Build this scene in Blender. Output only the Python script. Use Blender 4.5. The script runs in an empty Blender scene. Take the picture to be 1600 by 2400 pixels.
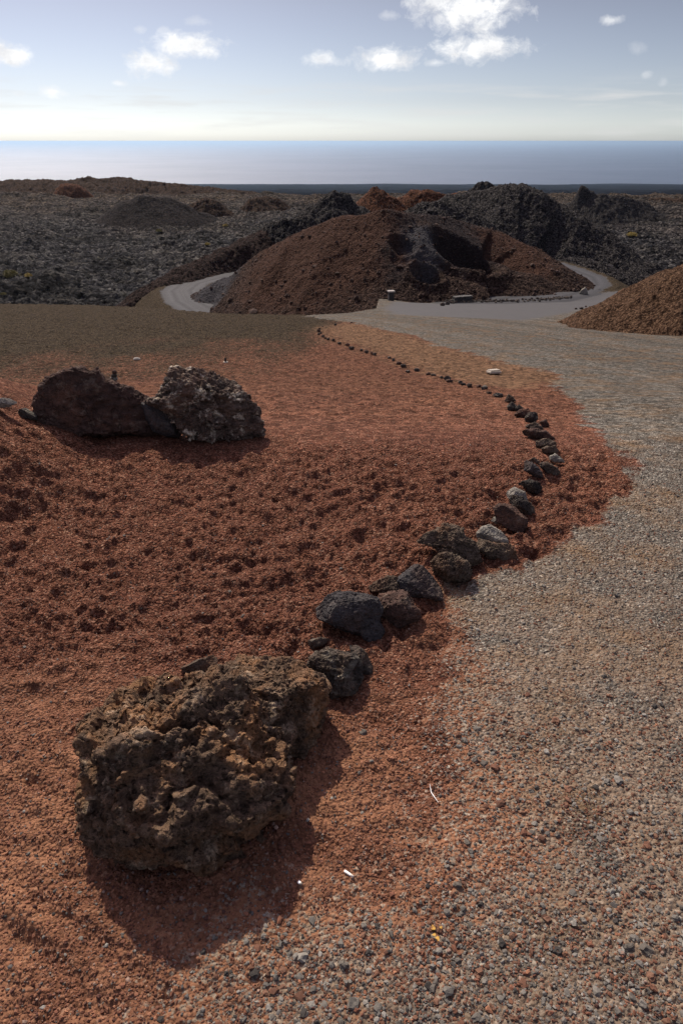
import bpy, math, random
import numpy as np
from mathutils import Vector

rng = np.random.default_rng(7)
random.seed(7)
scene = bpy.context.scene
COL = scene.collection
R = math.radians
sstep = lambda a, b, x: (lambda t: t * t * (3 - 2 * t))(np.clip((x - a) / (b - a), 0, 1))

# ------------------------------------------------------------------ camera
CAMH = 1.7
F = 1600.0
PITCH = math.atan(870 / 1600)
cp, sp = math.cos(PITCH), math.sin(PITCH)
cam_d = bpy.data.cameras.new('camera')
cam_d.sensor_fit = 'VERTICAL'; cam_d.sensor_height = 36; cam_d.lens = 24
cam_d.clip_start = 0.05; cam_d.clip_end = 900000
cam = bpy.data.objects.new('camera', cam_d); COL.objects.link(cam)
cam.location = (0, 0, CAMH); cam.rotation_euler = (math.pi / 2 - PITCH, 0, 0)
scene.camera = cam
CAM = np.array([0, 0, CAMH])

def ray(px, py):
    a = (px - 800) / F; b = (1200 - py) / F
    d = np.array([a, cp + sp * b, -sp + cp * b])
    return d / np.linalg.norm(d)

def ray_at_y(px, py, Y):
    d = ray(px, py); return CAM + d * (Y / d[1])

def ray_at_z(px, py, z):
    d = ray(px, py); return CAM + d * ((z - CAMH) / d[2])

D2 = lambda x, y: (x / 0.98, y / 0.98)      # reading units of the outlines to photograph units

# ------------------------------------------------------------------ noise
_P = np.random.default_rng(3).permutation(256)
_P = np.concatenate([_P, _P, _P])
_G3 = np.array([[1,1,0],[-1,1,0],[1,-1,0],[-1,-1,0],[1,0,1],[-1,0,1],[1,0,-1],[-1,0,-1],[0,1,1],[0,-1,1],[0,1,-1],[0,-1,-1],[1,1,0],[-1,1,0],[0,-1,1],[0,-1,-1]], float)
_A2 = np.linspace(0, 2 * np.pi, 257)[:256]
_G2 = np.stack([np.cos(_A2), np.sin(_A2)], -1)
fade = lambda t: t * t * t * (t * (t * 6 - 15) + 10)

def perlin2(x, y):
    xi = np.floor(x).astype(np.int64); yi = np.floor(y).astype(np.int64)
    xf = x - xi; yf = y - yi; xi &= 255; yi &= 255
    u = fade(xf); v = fade(yf)
    def g(ix, iy, fx, fy):
        q = _G2[_P[_P[(xi + ix) & 255] + ((yi + iy) & 255)]]
        return q[..., 0] * fx + q[..., 1] * fy
    a = g(0, 0, xf, yf); b = g(1, 0, xf - 1, yf)
    c = g(0, 1, xf, yf - 1); d = g(1, 1, xf - 1, yf - 1)
    ab = a + u * (b - a); cd = c + u * (d - c)
    return (ab + v * (cd - ab)) * 1.4

def perlin3(x, y, z):
    xi = np.floor(x).astype(np.int64); yi = np.floor(y).astype(np.int64); zi = np.floor(z).astype(np.int64)
    xf = x - xi; yf = y - yi; zf = z - zi
    u = fade(xf); v = fade(yf); w = fade(zf)
    xi &= 255; yi &= 255; zi &= 255
    def g(ix, iy, iz):
        h = _P[_P[_P[(xi + ix) & 255] + ((yi + iy) & 255)] + ((zi + iz) & 255)] & 15
        q = _G3[h]
        return q[..., 0] * (xf - ix) + q[..., 1] * (yf - iy) + q[..., 2] * (zf - iz)
    l = lambda t, a, b: a + t * (b - a)
    return l(w, l(v, l(u, g(0,0,0), g(1,0,0)), l(u, g(0,1,0), g(1,1,0))), l(v, l(u, g(0,0,1), g(1,0,1)), l(u, g(0,1,1), g(1,1,1))))

def fbm2(x, y, oct=4, gain=.5, ridged=False):
    s = np.zeros_like(x); a = 1.0
    for i in range(oct):
        n = perlin2(x + 17.3 * i, y - 9.1 * i)
        s += a * ((1 - 2 * np.abs(n)) if ridged else n)
        x = x * 2.03; y = y * 2.03; a *= gain
    return s

def fbm3(p, sc, oct=4, gain=.5, ridged=False, off=0.0):
    s = np.zeros(len(p)); a = 1.0
    for i in range(oct):
        q = p * sc + off + 13.7 * i
        n = perlin3(q[:, 0], q[:, 1], q[:, 2])
        s += a * ((1 - 2 * np.abs(n)) if ridged else n)
        sc *= 2.07; a *= gain
    return s

def hash2(ix, iy, k):
    return (_P[_P[(ix + 31 * k) & 255] + ((iy + 57 * k) & 255)]) / 255.0

def cells2(x, y, seed=0):
    """nearest jittered cell point: distance and a random value for it"""
    xi = np.floor(x).astype(np.int64); yi = np.floor(y).astype(np.int64)
    best = np.full(x.shape, 9.0); val = np.zeros_like(x)
    for i in (-1, 0, 1):
        for j in (-1, 0, 1):
            cx = xi + i; cy = yi + j
            d = np.hypot(cx + hash2(cx, cy, 1 + seed) - x, cy + hash2(cx, cy, 2 + seed) - y)
            m = d < best
            best = np.where(m, d, best); val = np.where(m, hash2(cx, cy, 3 + seed), val)
    return best, val

def cells3(p, seed=0):
    b = np.floor(p).astype(np.int64)
    best = np.full(len(p), 9.0); val = np.zeros(len(p))
    for i in (-1, 0, 1):
        for j in (-1, 0, 1):
            for k in (-1, 0, 1):
                c = b + (i, j, k)
                h = _P[_P[_P[(c[:, 0] + seed) & 255] + (c[:, 1] & 255)] + (c[:, 2] & 255)]
                o = np.stack([h / 255., _P[h + 7] / 255., _P[h + 91] / 255.], -1)
                d = np.linalg.norm(c + o - p, axis=1)
                m = d < best
                best = np.where(m, d, best); val = np.where(m, _P[h + 33] / 255., val)
    return best, val

def icosphere(n):
    t = (1 + 5 ** .5) / 2
    v = [(-1, t, 0), (1, t, 0), (-1, -t, 0), (1, -t, 0), (0, -1, t), (0, 1, t), (0, -1, -t), (0, 1, -t), (t, 0, -1), (t, 0, 1), (-t, 0, -1), (-t, 0, 1)]
    f = [(0,11,5),(0,5,1),(0,1,7),(0,7,10),(0,10,11),(1,5,9),(5,11,4),(11,10,2),(10,7,6),(7,1,8),(3,9,4),(3,4,2),(3,2,6),(3,6,8),(3,8,9),(4,9,5),(2,4,11),(6,2,10),(8,6,7),(9,8,1)]
    V = np.array(v, float); V /= np.linalg.norm(V, axis=1)[:, None]; Fc = np.array(f)
    for _ in range(n):
        e = np.sort(np.concatenate([Fc[:, [0, 1]], Fc[:, [1, 2]], Fc[:, [2, 0]]]), axis=1)
        ue, inv = np.unique(e, axis=0, return_inverse=True); inv = inv.ravel()
        mid = V[ue].sum(1); mid /= np.linalg.norm(mid, axis=1)[:, None]
        m = inv.reshape(3, -1).T + len(V); V = np.concatenate([V, mid])
        a, b, c = Fc.T; ab, bc, ca = m.T
        Fc = np.concatenate([np.stack(q, -1) for q in ((a, ab, ca), (b, bc, ab), (c, ca, bc), (ab, bc, ca))])
    return V, Fc
ICO = {}
def ico(n):
    if n not in ICO: ICO[n] = icosphere(n)
    return ICO[n]

# ------------------------------------------------------------------ object helpers
def mesh_obj(name, V, Fq, mat, parent=None, smooth=True, attrs=None, nper=None):
    """V (n,3); Fq (m,k) faces of k corners"""
    V = np.asarray(V, np.float32); Fq = np.asarray(Fq, np.int32)
    me = bpy.data.meshes.new(name)
    k = Fq.shape[1]; m = len(Fq)
    me.vertices.add(len(V)); me.vertices.foreach_set('co', V.ravel())
    me.loops.add(m * k); me.loops.foreach_set('vertex_index', Fq.ravel())
    me.polygons.add(m); me.polygons.foreach_set('loop_start', np.arange(0, m * k, k, dtype=np.int32))
    me.polygons.foreach_set('use_smooth', np.full(m, smooth))
    me.update(calc_edges=True)
    for an, arr in (attrs or {}).items():
        arr = np.asarray(arr, np.float32)
        if arr.ndim == 2:
            at = me.attributes.new(an, 'FLOAT_VECTOR', 'POINT'); at.data.foreach_set('vector', arr.ravel())
        else:
            at = me.attributes.new(an, 'FLOAT', 'POINT'); at.data.foreach_set('value', arr)
    me.materials.append(mat)
    o = bpy.data.objects.new(name, me); COL.objects.link(o)
    if parent: o.parent = parent
    return o

def tag(o, label, cat, group=None):
    o['label'] = label; o['category'] = cat
    if group: o['group'] = group
    return o

def structure(o, label=None):
    o['kind'] = 'structure'
    if label: o['label'] = label
    return o

def grid_faces(nr, nc):
    a = (np.arange(nr - 1)[:, None] * nc + np.arange(nc - 1)[None]).ravel()
    return np.stack([a, a + 1, a + nc + 1, a + nc], -1)

def submesh(V, Fq, keep, attrs):
    Fk = Fq[keep]; used = np.unique(Fk)
    mp = np.zeros(len(V), np.int64); mp[used] = np.arange(len(used))
    return V[used], mp[Fk], {k: v[used] for k, v in attrs.items()}

# ------------------------------------------------------------------ materials
class NT:
    def __init__(s, name, world=None):
        if world: s.m = world
        else: s.m = bpy.data.materials.new(name)
        s.m.use_nodes = True; s.t = s.m.node_tree; s.t.nodes.clear()
    def n(s, typ, **kw):
        nd = s.t.nodes.new(typ)
        ins = kw.pop('i', {})
        for k, v in kw.items(): setattr(nd, k, v)
        for k, v in ins.items():
            if hasattr(v, 'is_output'): s.t.links.new(v, nd.inputs[k])
            else: nd.inputs[k].default_value = v
        return nd
    def L(s, a, b): s.t.links.new(a, b)
    def math(s, op, a, b=0.0, c=0.0, clamp=False):
        return s.n('ShaderNodeMath', operation=op, use_clamp=clamp, i={0: a, 1: b, 2: c}).outputs[0]
    def mix(s, f, a, b, blend='MIX'):
        nd = s.n('ShaderNodeMix', data_type='RGBA', blend_type=blend)
        for k, v in ((0, f), (6, a), (7, b)):
            if hasattr(v, 'is_output'): s.L(v, nd.inputs[k])
            else: nd.inputs[k].default_value = (*v, 1) if isinstance(v, tuple) and len(v) == 3 else v
        return nd.outputs[2]
    def ramp(s, f, stops, mode='LINEAR'):
        nd = s.n('ShaderNodeValToRGB'); nd.color_ramp.interpolation = mode
        el = nd.color_ramp.elements
        while len(el) < len(stops): el.new(0.5)
        for e, (p, c) in zip(el, stops):
            e.position = p; e.color = (*c, 1) if isinstance(c, tuple) else (c, c, c, 1)
        s.L(f, nd.inputs[0]); return nd.outputs[0]
    def noise(s, vec, scale, detail=3, rough=.5, dist=0.0, lac=2.0):
        return s.n('ShaderNodeTexNoise', i={'Vector': vec, 'Scale': scale, 'Detail': detail, 'Roughness': rough, 'Distortion': dist, 'Lacunarity': lac}).outputs[0]
    def voro(s, vec, scale, out='Distance', feature='F1', rand=1.0):
        return s.n('ShaderNodeTexVoronoi', feature=feature, i={'Vector': vec, 'Scale': scale, 'Randomness': rand}).outputs[out]
    def pos(s): return s.n('ShaderNodeTexCoord').outputs['Object']
    def gray(s, col): return s.n('ShaderNodeSeparateColor', i={0: col}).outputs[0]
    def attr(s, name): return s.n('ShaderNodeAttribute', attribute_name=name)
    def bump(s, h, strength, dist, normal=None):
        i = {'Height': h, 'Strength': strength, 'Distance': dist}
        if normal is not None: i['Normal'] = normal
        return s.n('ShaderNodeBump', i=i).outputs[0]
    def out(s, col, rough=.9, normal=None, spec=.3, **kw):
        b = s.n('ShaderNodeBsdfPrincipled')
        for k, v in (('Base Color', col), ('Roughness', rough), ('Specular IOR Level', spec), *kw.items()):
            if hasattr(v, 'is_output'): s.L(v, b.inputs[k])
            else: b.inputs[k].default_value = (*v, 1) if isinstance(v, tuple) and len(v) == 3 else v
        if normal is not None: s.L(normal, b.inputs['Normal'])
        o = s.n('ShaderNodeOutputMaterial'); s.L(b.outputs[0], o.inputs[0])
        return s.m

def ground_material():
    t = NT('cinder_ground'); P = t.pos()
    z = t.n('ShaderNodeSeparateXYZ', i={0: t.attr('zone').outputs['Vector']})
    grey, olive, tan = z.outputs[0], z.outputs[1], z.outputs[2]
    asph = t.attr('asphalt').outputs['Fac']
    dust = t.attr('dust').outputs['Fac']
    cellA = t.voro(P, 115, 'Color'); ca = t.gray(cellA)
    cellB = t.n('ShaderNodeSeparateColor', i={0: t.voro(P, 48, 'Color')}).outputs[1]
    big = t.noise(P, .9, 5, .6); mid = t.noise(P, 7, 5, .65); fine = t.noise(P, 60, 6, .75)
    # red cinder
    red = t.ramp(ca, [(0, (.046, .018, .012)), (.3, (.125, .046, .029)), (.62, (.208, .090, .057)), (.86, (.31, .148, .094)), (1, (.40, .25, .17))])
    red = t.mix(t.ramp(mid, [(.3, 0.0), (.75, .4)]), red, (.21, .090, .048))
    red = t.mix(t.ramp(fine, [(.45, 0.0), (.62, .65)]), red, (.036, .015, .011))
    red = t.mix(t.math('MULTIPLY', dust, .75), red, t.mix(fine, (.26, .122, .066), (.38, .20, .115)))
    # olive brown far ash
    oli = t.ramp(ca, [(0, (.008, .0055, .0035)), (.5, (.029, .021, .012)), (.85, (.050, .037, .021)), (1, (.13, .10, .064))])
    # tan packed earth
    tanc = t.mix(mid, (.075, .050, .032), (.175, .098, .053))
    tanc = t.mix(t.ramp(ca, [(.5, 0.0), (1, .35)]), tanc, (.10, .045, .026))
    # grey gravel
    gr = t.ramp(ca, [(0, (.065, .055, .043)), (.3, (.100, .089, .074)), (.6, (.150, .134, .108)), (.88, (.205, .186, .152)), (1, (.36, .33, .27))])
    gr = t.mix(t.ramp(t.noise(P, 2.3, 5, .7), [(.47, 0.0), (.66, .75)]), gr, (.19, .115, .058))
    gr = t.mix(t.ramp(fine, [(.5, 0.0), (.62, .5)]), gr, (.062, .051, .040))
    gr = t.mix(t.math('MULTIPLY', dust, .6), gr, t.mix(mid, (.165, .112, .072), (.235, .168, .115)))
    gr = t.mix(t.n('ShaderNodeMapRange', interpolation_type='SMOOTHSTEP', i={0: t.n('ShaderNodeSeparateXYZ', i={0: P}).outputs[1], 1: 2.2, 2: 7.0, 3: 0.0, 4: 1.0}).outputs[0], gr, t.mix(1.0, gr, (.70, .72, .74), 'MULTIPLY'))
    gd = t.math('ADD', t.attr('gdist').outputs['Fac'], t.math('MULTIPLY', big, .5))
    bands = t.n('ShaderNodeTexNoise', noise_dimensions='1D', i={'W': gd, 'Scale': 1.1, 'Detail': 4.0, 'Roughness': .65}).outputs[0]
    gr = t.mix(1.0, gr, t.ramp(bands, [(.36, .66), (.5, .86), (.64, 1.06)]), 'MULTIPLY')
    # asphalt
    asp = t.mix(t.noise(P, 1.6, 4, .6), (.040, .039, .039), (.060, .058, .055))
    lane = t.attr('lane').outputs['Fac']
    asp = t.mix(1.0, asp, t.ramp(t.math('ADD', lane, t.math('MULTIPLY', t.math('SUBTRACT', mid, .5), .12)), [(0.0, 1.0), (.22, 1.25), (.42, .72), (.6, 1.3), (.8, 1.0), (1.0, .8)]), 'MULTIPLY')
    asp = t.mix(t.math('GREATER_THAN', lane, .02), asp, t.mix(1.0, asp, (.66, .68, .72), 'MULTIPLY'))
    # tint for patches
    red = t.mix(t.ramp(big, [(.35, .30), (.7, 0.0)]), red, (.07, .03, .024))
    spk = t.ramp(t.math('ADD', t.math('MULTIPLY', t.noise(P, 26, 6, .85), .5), t.math('MULTIPLY', t.gray(t.voro(P, 24, 'Color')), .5)), [(.25, .45), (.48, .95), (.72, 1.7)])
    yy = t.n('ShaderNodeSeparateXYZ', i={0: P}).outputs[1]
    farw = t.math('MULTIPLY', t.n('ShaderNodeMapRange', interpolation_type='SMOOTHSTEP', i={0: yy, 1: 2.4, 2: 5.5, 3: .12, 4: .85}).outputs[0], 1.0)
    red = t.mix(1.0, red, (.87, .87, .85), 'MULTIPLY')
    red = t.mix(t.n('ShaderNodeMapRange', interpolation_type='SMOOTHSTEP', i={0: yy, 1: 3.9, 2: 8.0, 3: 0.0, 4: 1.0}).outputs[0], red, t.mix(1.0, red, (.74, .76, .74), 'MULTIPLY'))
    # speckly borders
    def edge(m, amt, cell):
        v = t.math('ADD', m, t.math('MULTIPLY', t.math('SUBTRACT', cell, .5), amt))
        return t.ramp(v, [(.36, 0.0), (.64, 1.0)])
    softg = t.attr('soft').outputs['Fac']
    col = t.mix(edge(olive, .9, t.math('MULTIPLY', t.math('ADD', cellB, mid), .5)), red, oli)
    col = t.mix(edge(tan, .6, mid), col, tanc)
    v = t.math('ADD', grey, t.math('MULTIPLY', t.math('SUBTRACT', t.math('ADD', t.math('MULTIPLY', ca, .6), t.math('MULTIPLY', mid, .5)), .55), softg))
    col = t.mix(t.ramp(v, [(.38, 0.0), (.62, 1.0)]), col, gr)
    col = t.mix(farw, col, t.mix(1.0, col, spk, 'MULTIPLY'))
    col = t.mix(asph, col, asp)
    # relief
    h = t.math('ADD', t.math('MULTIPLY', t.voro(P, 95), -1.0), t.math('MULTIPLY', fine, .9))
    h = t.math('ADD', h, t.math('MULTIPLY', t.voro(P, 38, rand=1.0), -.8))
    h = t.math('ADD', h, t.math('MULTIPLY', mid, .8))
    k = t.math('MULTIPLY', t.math('SUBTRACT', t.math('SUBTRACT', 1.0, t.math('MULTIPLY', asph, .60)), t.math('MULTIPLY', grey, .15), clamp=True), t.math('SUBTRACT', 1.0, t.math('MULTIPLY', dust, .25)))
    b = t.n('ShaderNodeBump', i={'Height': h, 'Distance': .016}); t.L(k, b.inputs['Strength'])
    return t.out(col, t.n('ShaderNodeMapRange', i={0: asph, 1: 0.0, 2: 1.0, 3: 1.0, 4: .8}).outputs[0], b.outputs[0], t.math('ADD', .04, t.math('MULTIPLY', asph, .05)))

def rock_material(name, dark, base, warm, light, warm_amt=.5, light_amt=.4, scale=1.0, bump=1.0):
    t = NT(name); P = t.n('ShaderNodeNewGeometry').outputs['Position']
    n1 = t.noise(P, 6 * scale, 6, .62, .6); n2 = t.noise(P, 22 * scale, 6, .7); n3 = t.noise(P, 90 * scale, 4, .7)
    c = t.mix(t.ramp(n2, [(.32, 0.0), (.62, 1.0)]), dark, base)
    c = t.mix(t.math('MULTIPLY', t.ramp(n1, [(.48, 0.0), (.62, 1.0)]), warm_amt), c, warm)
    c = t.mix(t.math('MULTIPLY', t.ramp(t.noise(P, 13 * scale, 5, .7), [(.55, 0.0), (.68, 1.0)]), light_amt), c, light)
    pits = t.ramp(t.voro(P, 60 * scale), [(.0, 0.0), (.38, 1.0)])
    c = t.mix(t.math('MULTIPLY', t.math('SUBTRACT', 1.0, pits), .35), c, dark)
    h = t.math('ADD', t.math('MULTIPLY', n2, 1.2), t.math('MULTIPLY', pits, .5))
    h = t.math('ADD', h, t.math('MULTIPLY', n3, .6))
    h = t.math('ADD', h, t.math('MULTIPLY', t.ramp(t.voro(P, 24 * scale), [(0, 0.0), (.4, 1.0)]), .5))
    return t.out(c, .95, t.bump(h, bump, .016 / scale), .12)

def hill_material(name, cols, scale=1.0, patch=None, bump=1.0, dist=.25):
    """cols: dark, mid, light ; patch: list of (attribute, colour)"""
    t = NT(name); P = t.n('ShaderNodeNewGeometry').outputs['Position']
    ca = t.gray(t.voro(P, 9 * scale, 'Color')); n = t.noise(P, 3 * scale, 6, .75); big = t.noise(P, .35 * scale, 5, .6)
    v = t.math('ADD', t.math('MULTIPLY', ca, .45), t.math('MULTIPLY', n, .55))
    c = t.ramp(v, [(.25, cols[0]), (.5, cols[1]), (.72, cols[2])])
    for a, col, amt in patch or []:
        m = t.attr(a).outputs['Fac']
        m = t.math('ADD', m, t.math('MULTIPLY', t.math('SUBTRACT', t.math('ADD', t.math('MULTIPLY', n, .6), t.math('MULTIPLY', big, .6)), .6), 1.2))
        c2 = t.mix(v, tuple(x * .45 for x in col), tuple(x * 1.5 for x in col))
        c = t.mix(t.math('MULTIPLY', t.ramp(m, [(.35, 0.0), (.65, 1.0)]), amt), c, c2)
    h = t.math('ADD', t.math('MULTIPLY', t.voro(P, 9 * scale), -.8), t.math('MULTIPLY', n, 1.4))
    return t.out(c, 1.0, t.bump(h, bump, dist / scale), .04)

def simple(name, col, rough=.8, var=.25, scale=30, spec=.3):
    t = NT(name); P = t.pos()
    c = t.mix(t.noise(P, scale, 4, .6), tuple(x * (1 - var) for x in col), tuple(min(1, x * (1 + var)) for x in col))
    return t.out(c, rough, t.bump(t.noise(P, scale * 3, 4, .6), .3, .01), spec)

# ------------------------------------------------------------------ plateau height
_ty = np.linspace(-6, 90, 4000)
_tz = np.interp(_ty, [-6, 3.4, 4.2, 6.2, 9, 17, 26, 36, 44, 52, 60, 90], [0, 0, -.03, -.46, -1.14, -2.53, -4.06, -5.74, -6.9, -7.5, -7.6, -7.6])
_k = np.exp(-np.linspace(-2, 2, 41) ** 2); _k /= _k.sum()
_tz = np.convolve(np.pad(_tz, 20, mode='edge'), _k, 'valid')
prof = lambda y: np.interp(y, _ty, _tz)

def on_profile(px, py):
    d = ray(px, py)
    ts = np.linspace(.5, 95, 20000)
    zz = CAMH + d[2] * ts - prof(d[1] * ts)
    i = np.argmax(zz < 0)
    if i == 0: i = len(ts) - 1
    return CAM + d * ts[i]

# far edge of the plateau by bearing x / y
_edge_px = [(-300, 697), (0, 698), (200, 700), (400, 712), (520, 721), (700, 724), (800, 719), (862, 709)]
_eu, _ed = [], []
for q in _edge_px:
    p = on_profile(*D2(*q)); _eu.append(p[0] / p[1]); _ed.append(p[1])
_q = on_profile(*D2(1420, 667)); _q2 = on_profile(*D2(1235, 675))
_eu += [_eu[-1] + .012, _q2[0] / _q2[1], _q[0] / _q[1] - .05, .8]; _ed += [62, 62, _q[1] + 1.2, _q[1] + 1.2]

def seg_dist(x, y, pts):
    """distance to a polyline and the interpolated third coordinate; pts (n,3)"""
    best = np.full(x.shape, 1e9); zz = np.zeros_like(x)
    for a, b in zip(pts[:-1], pts[1:]):
        dx, dy = b[0] - a[0], b[1] - a[1]
        t = np.clip(((x - a[0]) * dx + (y - a[1]) * dy) / (dx * dx + dy * dy + 1e-9), 0, 1)
        d = np.hypot(x - a[0] - t * dx, y - a[1] - t * dy)
        m = d < best
        best = np.where(m, d, best); zz = np.where(m, a[2] + t * (b[2] - a[2]), zz)
    return best, zz

def inside(x, y, poly):
    c = np.zeros(x.shape, bool); n = len(poly)
    for i in range(n):
        x0, y0 = poly[i][:2]; x1, y1 = poly[(i + 1) % n][:2]
        if y0 == y1: continue
        c ^= ((y0 > y) != (y1 > y)) & (x < (x1 - x0) * (y - y0) / (y1 - y0) + x0)
    return c

road_right = np.array([ray_at_z(*D2(a, b), z) for a, b, z in [(1060, 697, -6.9), (1150, 692, -7.0), (1250, 681, -7.15), (1312, 668, -7.3), (1346, 652, -7.4), (1338, 636, -7.5), (1298, 620, -7.5), (1255, 606, -7.5)]])
road_left = np.array([ray_at_z(*D2(a, b), z) for a, b, z in [(560, 760, -9), (480, 722, -9), (428, 690, -9), (416, 668, -9), (438, 650, -9), (500, 634, -9), (560, 624, -9)]])
mound_left = np.array([[-3.6, 3.65, 1.1], [-2.55, 3.6, .66], [-2.0, 3.5, .31], [-1.5, 3.35, .05]])

SUNAZ, SUNEL = R(24), R(44)

def base_height(x, y):
    yw = y + .22 * perlin2(x * .55 + 3, x * 0 + .5) * sstep(2.5, 3.6, y) * (1 - sstep(6, 12, y))
    z = prof(yw)
    u = x / np.maximum(y, .5)
    De = np.interp(u, _eu, _ed)
    over = np.maximum(y - De, 0)
    z = np.where(over > 0, prof(De) - .75 * over, z)
    z = z - .04 * sstep(-1.2, 0, y - De) * (over <= 0) * 0
    # cross slope: the grey side lies a touch lower
    for pts, w, s in ((road_left, 2.3, .6), (road_right, 2.2, .5)):
        d, rz = seg_dist(x, y, pts)
        t = rz - s * np.maximum(d - w, 0)
        z = np.where(over > 0, np.maximum(z, t), z)
        k = 1 - sstep(w * .9, w + 3.0, d)
        z = np.where(over > 0, z, z * (1 - k) + rz * k)
    d, mz = seg_dist(x, y, mound_left)
    z = z + np.maximum(mz - .30 * d, 0) * (y < 8)
    return np.maximum(z, -30)

def boundary_points(lst): return np.array([on_profile(*D2(a, b)) for a, b in lst])
gb = boundary_points([(700, 727), (815, 741), (870, 755), (950, 771), (1010, 795), (1060, 806), (1130, 826), (1290, 862), (1272, 884), (1300, 912), (1335, 948), (1370, 988), (1405, 1015),
                      (1440, 1065), (1447, 1105), (1455, 1150), (1400, 1185), (1310, 1225), (1250, 1268), (1175, 1302), (1075, 1350), (1040, 1390), (1085, 1470), (1090, 1560), (1060, 1680),
                      (1110, 1850), (1150, 2000), (900, 2120), (620, 2200), (430, 2352), (380, 2450)])
grey_poly = np.concatenate([gb, [[-.6, .3, 0], [1, -2, 0], [60, -2, 0], [60, 70, 0], [gb[0][0] + 2, 70, 0]]])
tan_poly = boundary_points([(800, 742), (735, 752), (760, 775), (830, 800), (900, 825), (960, 850), (1040, 870), (1100, 885), (1190, 890), (1300, 880), (1310, 860), (1130, 820), (1010, 790), (870, 752)])
olive_line = boundary_points([(-400, 900), (0, 890), (120, 880), (330, 855), (560, 830), (700, 800), (760, 765), (790, 742)])
asph_poly = boundary_points([(880, 708), (905, 690), (1000, 690), (1080, 688), (1250, 674), (1470, 662), (1440, 680), (1380, 700), (1290, 722), (1200, 736), (1100, 731), (1000, 727), (905, 722)])

def zones(x, y):
    nb = fbm2(x * 3.1, y * 3.1, 5, .6) * .075
    d, _ = seg_dist(x, y, gb); sgn = np.where(inside(x, y, grey_poly), 1, -1)
    near = 1 - sstep(1.5, 2.5, y)
    wdt = .05 + .012 * y + .26 * near
    grey = .5 + .5 * np.clip((sgn * d + nb * (1 + .12 * y)) / wdt, -1, 1)
    soft = .3 + .85 * near
    dt, _ = seg_dist(x, y, np.concatenate([tan_poly, tan_poly[:1]])); s2 = np.where(inside(x, y, tan_poly), 1, -1)
    tan = .5 + .5 * np.clip((s2 * dt + nb * 4) / (.25 + .06 * y), -1, 1) * .95
    # olive: beyond the line
    ly = np.interp(x / y, olive_line[:, 0] / olive_line[:, 1], olive_line[:, 1])
    # band where the red gives way
    olive = .5 + .5 * np.clip((y - ly - 1.0 + fbm2(x * .7, y * .35, 4) * 3.0 ) / 6.5, -1, 1)
    olive = olive * (x / y < olive_line[-1, 0] / olive_line[-1, 1] + .02)
    olive = np.maximum(olive, 1.0 * (y > 28) * ((grey < .5) | (y > 45)))
    da, _ = seg_dist(x, y, np.concatenate([asph_poly, asph_poly[:1]])); s3 = np.where(inside(x, y, asph_poly), 1, -1)
    asp = sstep(-.35, .35, s3 * da + nb * 3)
    lane = np.zeros_like(x)
    for pts, w in ((road_left, 1.65), (road_right, 1.7)):
        dd, _ = seg_dist(x, y, pts)
        asp = np.maximum(asp, 1 - sstep(w - .12, w + .12, dd + nb * 2))
        lane = np.where(dd < w + .3, dd / w, lane)
    dust = (1 - sstep(1.25, 2.1, y + fbm2(x * 1.5, y * 1.5, 3) * .35)) * (.45 + .55 * sstep(.25, .7, .5 + .5 * fbm2(x * 4 + 9, y * 7, 4))) * (1 - grey)
    dust = np.maximum(dust, .15 * sstep(4.0, 5.5, y) * (y < 20))
    dust = np.where(grey > .3, (1 - sstep(1.2, 3.2, y)) * sstep(.2, .7, .5 + .6 * fbm2(x * 5 + 9, y * 6, 4) + .15), dust)
    zones.gd = d
    return grey * (asp + (1 - asp) * (1 - sstep(44.5, 46, y))), olive, tan, asp, soft, dust, lane

def rough_height(x, y, grey, asp, dust):
    """footprints, grain and drifts on top of the base"""
    r = np.hypot(x, y)
    z = np.zeros_like(x)
    soft_sand = (1 - grey) * (1 - sstep(3.7, 4.3, y + .12 * perlin2(x * 2, y * 2)))
    foot = soft_sand * sstep(1.55, 2.2, y + .15 * perlin2(x * 2 + 5, y * 2))
    wx = x + .05 * perlin2(x * 5, y * 5); wy = y + .05 * perlin2(x * 5 + 40, y * 5)
    for sc, amp, sd in ((7.2, .015, 0), (12.5, .009, 11), (4.6, .015, 23)):
        d, v = cells2(wx * sc, wy * sc * 1.25, sd)
        wd = .20 + .26 * v
        pit = -np.exp(-(d / wd) ** 2) + .4 * np.exp(-((d - wd * 1.7) / .2) ** 2)
        z += foot * amp * pit * (v > .35) * (.4 + v)
    z += foot * (.027 * fbm2(x * 7, y * 8, 4) + .009 * fbm2(x * 28, y * 30, 3))
    nearred = soft_sand * (1 - sstep(1.6, 2.1, y))
    d, v = cells2(wx * 3.1 + 3, wy * 4.2, 40)
    z += 1.5 * nearred * (-.016 * np.exp(-(d / .22) ** 2) * (v > .45) + .010 * fbm2(x * 5, y * 9, 4) + .0045 * (1 - .6 * dust) * fbm2(x * 45, y * 48, 3))
    # drag marks
    a = x * .75 + y * .9
    z += nearred * .008 * np.sin(a * 60 + 4 * perlin2(x * 3, y * 3)) * sstep(.1, .5, perlin2(x * 1.7 + 3, y * 1.7 + 8))
    far = (1 - sstep(60, 70, r)) * (1 - asp)
    z += far * sstep(4.0, 5.2, y) * (1 - grey) * (.018 * fbm2(x * 2.2, y * 3.2, 5, .6) * (1 + y * .05))
    z += grey * (1 - asp) * (.004 * fbm2(x * 9, y * 9, 4) + .0045 * fbm2(x * 42, y * 42, 3) * (1 - sstep(4, 8, y)) + .006 * fbm2(x * 3, y * 3, 3) * sstep(3, 8, y))
    return z

def full_height(x, y):
    x = np.asarray(x, float); y = np.asarray(y, float)
    g, o, t, a, s, du, _l = zones(x, y)
    return base_height(x, y) + rough_height(x, y, g, a, du)

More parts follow.
